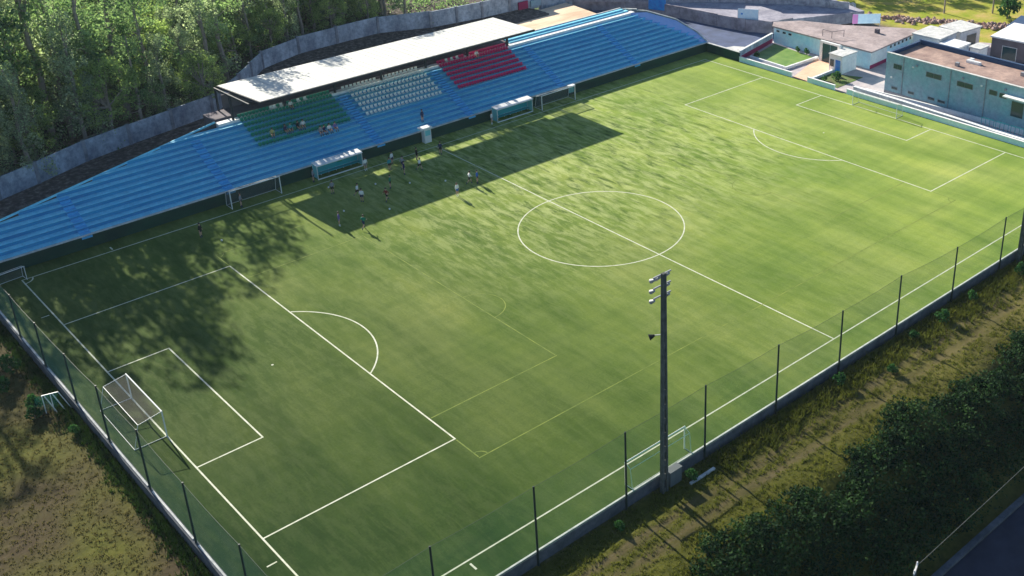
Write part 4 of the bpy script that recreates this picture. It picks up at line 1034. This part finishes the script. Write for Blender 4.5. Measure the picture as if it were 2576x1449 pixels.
# shrubs as things
sh_me = cloud_mesh('shrub_leaves', leaf_cloud(np.array([(0, 0, 0.45), (0.3, 0.15, 0.7), (-0.28, 0.2, 0.6), (0.05, -0.3, 0.55), (0.1, 0.1, 0.95)]), np.array([0.45, 0.32, 0.35, 0.35, 0.3]), 75, 0.2, 0.9, 0.3), MT['leaf_fresh'])
st_me = MB().tube((0, 0, -0.1), (0.05, 0, 0.6), 0.05, 0.02, 5).tube((0, 0, 0.2), (0.3, 0.1, 0.7), 0.03, 0.01, 5).mesh('shrub_stem', MT['bark'])
for x, y, s, lab in ((74.6, -37.0, 1.1, 'bright green shrub by the wall beside the last net post on the right'), (66.5, -36.4, 0.9, 'bright green shrub at the wall two posts left of the right mast'),
                     (61.0, -36.6, 1.2, 'fresh green shrub midway along the right part of the near wall'), (56.5, -36.3, 0.9, 'small fresh green shrub at the foot of a net post'),
                     (45.6, -36.2, 1.0, 'shrub growing below the halfway line end'), (27.4, -36.1, 0.9, 'low shrub at the base of the floodlight mast'),
                     (19.6, -36.4, 0.7, 'small shrub in the wall shadow left of the mast'), (50.5, -38.3, 0.9, 'lone green shrub on the dirt strip'),
                     (-6.6, 7.9, 1.1, 'green shrub around the small white frame outside the net'), (-6.1, 9.2, 1.2, 'green shrub beside the white frame nearer the stand'),
                     (-5.8, 16.5, 1.5, 'yellow green shrub by the goal end wall at the left edge'), (-7.3, 14.0, 1.3, 'green shrub at the left edge below the wall'), (-4.9, 3.2, 0.8, 'low green shrub on the verge outside the nearer goal'),
                     (153.0, 10.8, 3.4, 'large dark bush at the foot of the second utility pole'), (106.5, 11.5, 1.3, 'garden shrub below the white cabin'), (105.0, 12.6, 0.8, 'small shrub in the garden bed near the low wall'), (106.2, 27.0, 0.9, 'dark shrub in the shaded lawn corner'), (113.0, 22.4, 0.8, 'clipped shrub at the foot of the blue clubhouse front'), (113.0, 24.2, 0.7, 'clipped shrub midway along the blue clubhouse front'), (107.8, 12.6, 0.8, 'small garden shrub against the white cabin')):
    S = empty('shrub', (x, y, float(terrain(x, y)) if x < 103 else 0), lab, 'shrub'); S.scale = (s, s, s*random.uniform(0.9, 1.15)); S.rotation_euler.z = random.random()*6
    link('foliage', sh_me, S); link('stem', st_me, S)
# trees shading the far field, top right
for x, y, h in ((150, 45, 12), (157, 42, 13), (164, 38, 12), (146, 52, 13), (171, 34, 12)):
    lab = 'round tree beyond the green field outside the top edge'; plant('acacia', x, y, h, lab, lab)
# grass tufts
def tufts(name, pts, size, m, label, blades=7):
    P = np.repeat(np.array(pts), blades, axis=0); n = len(P)
    P = P + np.concatenate([rng.normal(0, 0.09, (n, 2)), np.zeros((n, 1))], 1)
    a = rng.random(n)*6.28; w = 0.035*(0.6+rng.random(n)); h = size*(0.5+rng.random(n))
    lean = rng.normal(0, 0.45, (n, 2))*h[:, None]
    dx = np.stack([np.cos(a)*w, np.sin(a)*w, np.zeros(n)], 1)
    tip = P + np.concatenate([lean, h[:, None]], 1)
    q = np.stack([P-dx, P+dx, tip], 1).reshape(-1, 3)
    o = link(name, fast_mesh(name, q, np.arange(len(q)).reshape(-1, 3), m)); tag(o, label, 'grass', kind='stuff')
pts = []
for k in range(9000):
    x = random.uniform(5, 100); y = random.uniform(-43.5, -35.1)
    if min(abs(y+38.2), abs(y+39.9)) < 0.4 and random.random() < 0.8: continue
    pts.append((x, y, float(terrain(x, y))))
tufts('wild_grass', pts, 0.15, MT['grass_blade'], 'wild grass on the strip below the near fence')
pts = []
for k in range(2600):
    x = random.uniform(30, 100); y = -35.4 - abs(random.gauss(0, 1.3)); pts.append((x, y, float(terrain(x, y))))
tufts('tall_weeds', pts, 0.5, MT['grass_blade'], 'tall straggly weeds along the right part of the near wall', 8)
pts = []
for k in range(8000):
    x = random.uniform(-22, -4.2); y = random.uniform(-40, 20); pts.append((x, y, float(terrain(x, y))))
tufts('dry_grass', pts, 0.10, MT['straw'], 'dry brown grass on the field outside the goal end net')
pts = []
for k in range(2600):
    x = -3.95 - abs(random.gauss(0, 0.6)); y = random.uniform(-36, 34); pts.append((x, y, float(terrain(x, y))))
tufts('verge_grass', pts, 0.30, MT['grass_verge'], 'green verge grass along the foot of the goal end wall')

# white frame outside the net
SF = empty('small_trestle', (-4.95, 7.6, -0.95), 'small white double trestle on the verge outside the goal end net', 'frame')
for (xa, ya) in ((-0.75, 0.3), (-0.15, 0.1)):
    m = MB(); m.bar((xa, ya, 0), (xa, ya, 1.85), 0.07); m.build('upright', MT['metalwhite'], SF)
    m = MB(); m.bar((xa+0.15, ya, 1.85), (xa+0.75, ya-0.5, 0), 0.07); m.build('brace', MT['metalwhite'], SF)
m = MB(); m.bar((-0.75, 0.3, 1.85), (0.45, -0.05, 1.85), 0.06); m.bar((0.45, -0.05, 1.85), (1.1, -0.6, 0), 0.06); m.bar((0.6, -0.4, 0.05), (1.1, -0.6, 0.05), 0.05); m.build('top_rail', MT['metalwhite'], SF)
m = MB(); m.add([(-1.5, 0.9, 0), (0.2, 0.5, 0), (0.45, 0.3, 1.7), (-1.2, 0.75, 1.7), (-0.9, 1.1, 1.0)], [(0, 1, 2, 3), (0, 3, 4)]); m.build('green_netting', netmat('green_netting', (0.01, 0.16, 0.10), 0.6), SF)

# ------------------------------------------------------------------ people
def person_mesh(pose, shirt, shorts, socks):
    """one continuous skinned body; shirt, shorts and socks are material zones on it"""
    me = bpy.data.meshes.new('body_sk')
    if pose == 'stand':
        J = [(0, 0, .95, .13), (0, 0, 1.18, .14), (0, 0, 1.40, .15), (0, 0, 1.50, .06), (0, 0, 1.56, .065), (0, -.01, 1.66, .105), (0, 0, 1.74, .085),
             (.11, 0, .90, .10), (.12, .0, .50, .065), (.12, .03, .09, .045), (.12, -.12, .04, .045), (-.11, 0, .90, .10), (-.12, 0, .50, .065), (-.12, .03, .09, .045), (-.12, -.12, .04, .045),
             (.19, 0, 1.41, .06), (.27, .02, 1.15, .045), (.28, -.08, .90, .035), (.28, -.11, .80, .035), (-.19, 0, 1.41, .06), (-.27, .02, 1.15, .045), (-.28, -.08, .90, .035), (-.28, -.11, .80, .035)]
    elif pose == 'stride':
        J = [(0, 0, .93, .13), (0, -.03, 1.16, .14), (0, -.06, 1.38, .15), (0, -.07, 1.48, .06), (0, -.08, 1.54, .065), (0, -.11, 1.64, .105), (0, -.10, 1.72, .085),
             (.11, 0, .88, .10), (.12, -.22, .52, .065), (.12, -.26, .10, .045), (.12, -.41, .06, .045), (-.11, 0, .88, .10), (-.12, .14, .50, .065), (-.12, .42, .22, .045), (-.12, .40, .08, .045),
             (.19, -.06, 1.39, .06), (.28, .12, 1.16, .045), (.25, -.03, .98, .035), (.24, -.10, .95, .035), (-.19, -.06, 1.39, .06), (-.28, -.18, 1.16, .045), (-.22, -.38, 1.08, .035), (-.2, -.45, 1.10, .035)]
    else:
        J = [(0, 0, .45, .14), (0, .02, .68, .14), (0, .0, .90, .15), (0, 0, 1.0, .06), (0, -.01, 1.06, .065), (0, -.03, 1.16, .105), (0, -.02, 1.24, .085),
             (.11, -.04, .43, .10), (.13, -.42, .46, .07), (.13, -.46, .09, .045), (.13, -.60, .04, .045), (-.11, -.04, .43, .10), (-.13, -.42, .46, .07), (-.13, -.46, .09, .045), (-.13, -.60, .04, .045),
             (.19, 0, .91, .06), (.27, -.06, .68, .045), (.20, -.28, .58, .035), (.17, -.36, .55, .035), (-.19, 0, .91, .06), (-.27, -.06, .68, .045), (-.20, -.28, .58, .035), (-.17, -.36, .55, .035)]
    Ed = [(0, 1), (1, 2), (2, 3), (3, 4), (4, 5), (5, 6), (0, 7), (7, 8), (8, 9), (9, 10), (0, 11), (11, 12), (12, 13), (13, 14), (2, 15), (15, 16), (16, 17), (17, 18), (2, 19), (19, 20), (20, 21), (21, 22)]
    me.from_pydata([j[:3] for j in J], Ed, [])
    ob = bpy.data.objects.new('tmp_body', me); COL.objects.link(ob)
    md = ob.modifiers.new('s', 'SKIN'); sv = me.skin_vertices[0].data
    for i, j in enumerate(J): sv[i].radius = (j[3], j[3]); sv[i].use_root = (i == 0)
    sub = ob.modifiers.new('d', 'SUBSURF'); sub.levels = 1; sub.render_levels = 1
    bpy.context.view_layer.update()
    dg = bpy.context.evaluated_depsgraph_get()
    out = bpy.data.meshes.new_from_object(ob.evaluated_get(dg))
    bpy.data.objects.remove(ob)
    out.materials.clear()
    for m in (MT['skin'], shirt, shorts, socks): out.materials.append(m)
    Jv = [Vector(j[:3]) for j in J]
    zone_of = {0: 2, 1: 1, 2: 1, 3: 0, 4: 0, 5: 0, 6: 0, 7: 2, 8: 0, 9: 3, 10: 3, 11: 2, 12: 0, 13: 3, 14: 3, 15: 1, 16: 1, 17: 0, 18: 0, 19: 1, 20: 1, 21: 0, 22: 0}
    for p in out.polygons:
        k = min(range(len(Jv)), key=lambda i: (Jv[i]-p.center).length)
        p.material_index = zone_of[k]; p.use_smooth = True
    return out, Jv[6]
pm = {n: mat('cloth_'+n, c, 0.8) for n, c in dict(blue=(0.02, 0.12, 0.45), white=(0.75, 0.76, 0.74), navy=(0.02, 0.03, 0.09), purple=(0.16, 0.12, 0.32), red=(0.22, 0.04, 0.03), black=(0.012, 0.012, 0.014), green=(0.02, 0.2, 0.12), grey=(0.25, 0.26, 0.28), teal=(0.03, 0.30, 0.32), yellow=(0.45, 0.42, 0.15)).items()}
hair_me = MB(); 
_hv = []
for l, (rr_, zz_) in enumerate(((0.112, -0.04), (0.118, 0.03), (0.07, 0.085))):
    for k in range(8): _hv.append((rr_*math.cos(k*math.pi/4), rr_*math.sin(k*math.pi/4)+0.02, zz_))
hair_me.add(_hv, [(l*8+k, l*8+(k+1) % 8, (l+1)*8+(k+1) % 8, (l+1)*8+k) for l in (0, 1) for k in range(8)] + [tuple(range(16, 24))])
hair_me = hair_me.mesh('hair', MT['hair'])
cache = {}
def person(x, y, z, rz, pose, shirt, shorts, label, group=None, s=1.0):
    key = (pose, shirt, shorts)
    if key not in cache: cache[key] = person_mesh(pose, pm[shirt], pm[shorts], pm['navy'] if shorts in ('navy', 'black') else pm['white'])
    me, hd = cache[key]
    o = link('person', me, None, (x, y, z), rz, (s, s, s)); tag(o, label, 'person', group)
    h = link('hair', hair_me, o, (hd.x, hd.y, hd.z-0.03)); return o
people = [
 (47.0, 18.9, 0, 0.6, 'stand', 'blue', 'navy', 'person in blue shirt standing at the shadow edge near the halfway line'),
 (46.2, 19.4, 0, 1.2, 'stride', 'white', 'black', 'person in white shirt beside the one in blue near the halfway line'),
 (43.2, 17.6, 0, 0.2, 'stand', 'white', 'blue', 'person in white and blue at the outer edge of the roof shadow'),
 (29.4, 20.4, 0, 1.0, 'stand', 'purple', 'purple', 'person in purple at the near corner of the roof shadow'),
 (30.9, 17.8, 0, 2.0, 'stride', 'green', 'navy', 'person in green just outside the near corner of the roof shadow'),
 (34.8, 25.7, 0, 0.5, 'stride', 'white', 'black', 'player in white running alone left in the roof shadow'),
 (34.4, 24.0, 0, 2.2, 'stand', 'white', 'navy', 'player in white standing behind the running one in the shadow'),
 (33.1, 28.4, 0, 3.0, 'stand', 'grey', 'black', 'player in grey before the left dugout'),
 (38.8, 25.0, 0, 4.0, 'stand', 'green', 'black', 'player in dark green in the middle of the roof shadow'),
 (36.6, 22.2, 0, 5.0, 'stride', 'red', 'black', 'player in dark red crossing the roof shadow'),
 (42.2, 27.3, 0, 1.0, 'stand', 'navy', 'navy', 'player in navy in the group right of the left dugout'),
 (42.9, 28.8, 0, 2.0, 'stride', 'grey', 'navy', 'player in grey in the group right of the left dugout'),
 (41.6, 29.6, 0, 3.3, 'stand', 'teal', 'black', 'player in teal nearest the touchline right of the left dugout'),
 (42.8, 31.0, 0, 0.4, 'stand', 'white', 'navy', 'player in white on the touchline right of the left dugout'),
 (44.2, 27.0, 0, 0.4, 'stride', 'white', 'black', 'player in white farthest right in the group below the booth'),
 (48.9, 29.4, 0, 5.4, 'stand', 'navy', 'black', 'player in navy below the white booth'),
 (45.7, 29.9, 0, 1.4, 'stand', 'black', 'black', 'player in black between group and booth'),
 (39.5, 31.7, 0, 0.1, 'stand', 'white', 'grey', 'person in white at the right end of the left dugout'),
 (33.2, 33.1, 0, 0.8, 'stand', 'grey', 'navy', 'person in grey at the left end of the left dugout'),
 (23.8, 32.6, 0, 0.8, 'stand', 'grey', 'black', 'person inside the left training goal'),
 (17.2, 28.5, 0, 0.6, 'stand', 'black', 'black', 'person in black alone on the sunlit patch left of the roof shadow'),
 (59.8, 33.3, 0, 0.6, 'stand', 'white', 'grey', 'person in white at the left end of the right dugout'),
 (50.9, 36.2, Z0+RISE, 0.3, 'stand', 'navy', 'navy', 'person in navy standing on the low tiers above the booth'),
]
for a in people: person(*a)
def tz(i): return Z0 + RISE*i
for x, i, sh, lab in ((32.2, 6, 'yellow', 'spectator in pale yellow seated leftmost in the green seats'), (33.9, 6, 'navy', 'spectator in navy seated beside the pale yellow one'), (34.6, 6, 'teal', 'spectator in teal between two dark ones in the green seats'), (35.6, 6, 'black', 'spectator in black seated in the green block'), (36.3, 6, 'white', 'spectator in white seated at the right of the upper group'),
                      (38.2, 4, 'navy', 'spectator in navy seated below the green seats'), (38.9, 4, 'white', 'spectator in white seated below the green seats'), (39.7, 4, 'purple', 'spectator in purple seated below the green seats'), (37.7, 4, 'grey', 'spectator in grey seated leftmost below the green seats'),
                      (36.6, 10, 'white', 'spectator in white seated high by the first roof column'), (65.2, 10, 'white', 'spectator in white seated high in the red block')):
    person(x, Y0+RUN*i+0.35, tz(i), 0.1*random.uniform(-3, 3), 'sit', sh, 'black', lab)
bl = MB()
_v = []; _f = []
nl, nm = 6, 8
for l in range(nl+1):
    for k in range(nm):
        t = math.pi*l/nl; a = 2*math.pi*k/nm; _v.append((0.11*math.sin(t)*math.cos(a), 0.11*math.sin(t)*math.sin(a), 0.11-0.11*math.cos(t)))
bl.add(_v, [(l*nm+k, l*nm+(k+1) % nm, (l+1)*nm+(k+1) % nm, (l+1)*nm+k) for l in range(nl) for k in range(nm)])
ball_me = bl.mesh('football', MT['white'])
for x, y in ((35.6, 20.1), (38.1, 27.2), (41.2, 24.6), (31.6, 23.3), (44.6, 22.1), (18.4, 26.1), (33.6, 30.3)):
    tag(link('football', ball_me, None, (x, y, 0.0)), 'white football lying on the turf in the training area', 'ball', 'footballs scattered in the training area')
# things leaning on the rear wall
o = MB().box(91.6, 93.6, 68.2, 68.5, 2.3, 3.6).build('leaning_board', MT['crimson']); tag(o, 'dark red board leaning on the concrete wall by the sand lot', 'board')
o = MB().box(94.2, 96.4, 68.1, 68.4, 2.3, 3.4).build('leaning_board', MT['teal']); tag(o, 'teal board leaning on the concrete wall beside the red one', 'board')

# ------------------------------------------------------------------ air
hz = MB().box(-3900, 3900, -3900, 3900, -9.0, 62.0).build('haze', pmat('haze_air', lambda N, L, b: None)); hz['kind'] = 'stuff'
hn = hz.data.materials[0].node_tree; hn.nodes.remove(hn.nodes['Principled BSDF'])
vp = hn.nodes.new('ShaderNodeVolumePrincipled'); vp.inputs['Color'].default_value = (0.70, 0.88, 1.0, 1); vp.inputs['Density'].default_value = 0.00008; vp.inputs['Anisotropy'].default_value = 0.1
hn.links.new(vp.outputs[0], hn.nodes['Material Output'].inputs['Volume'])
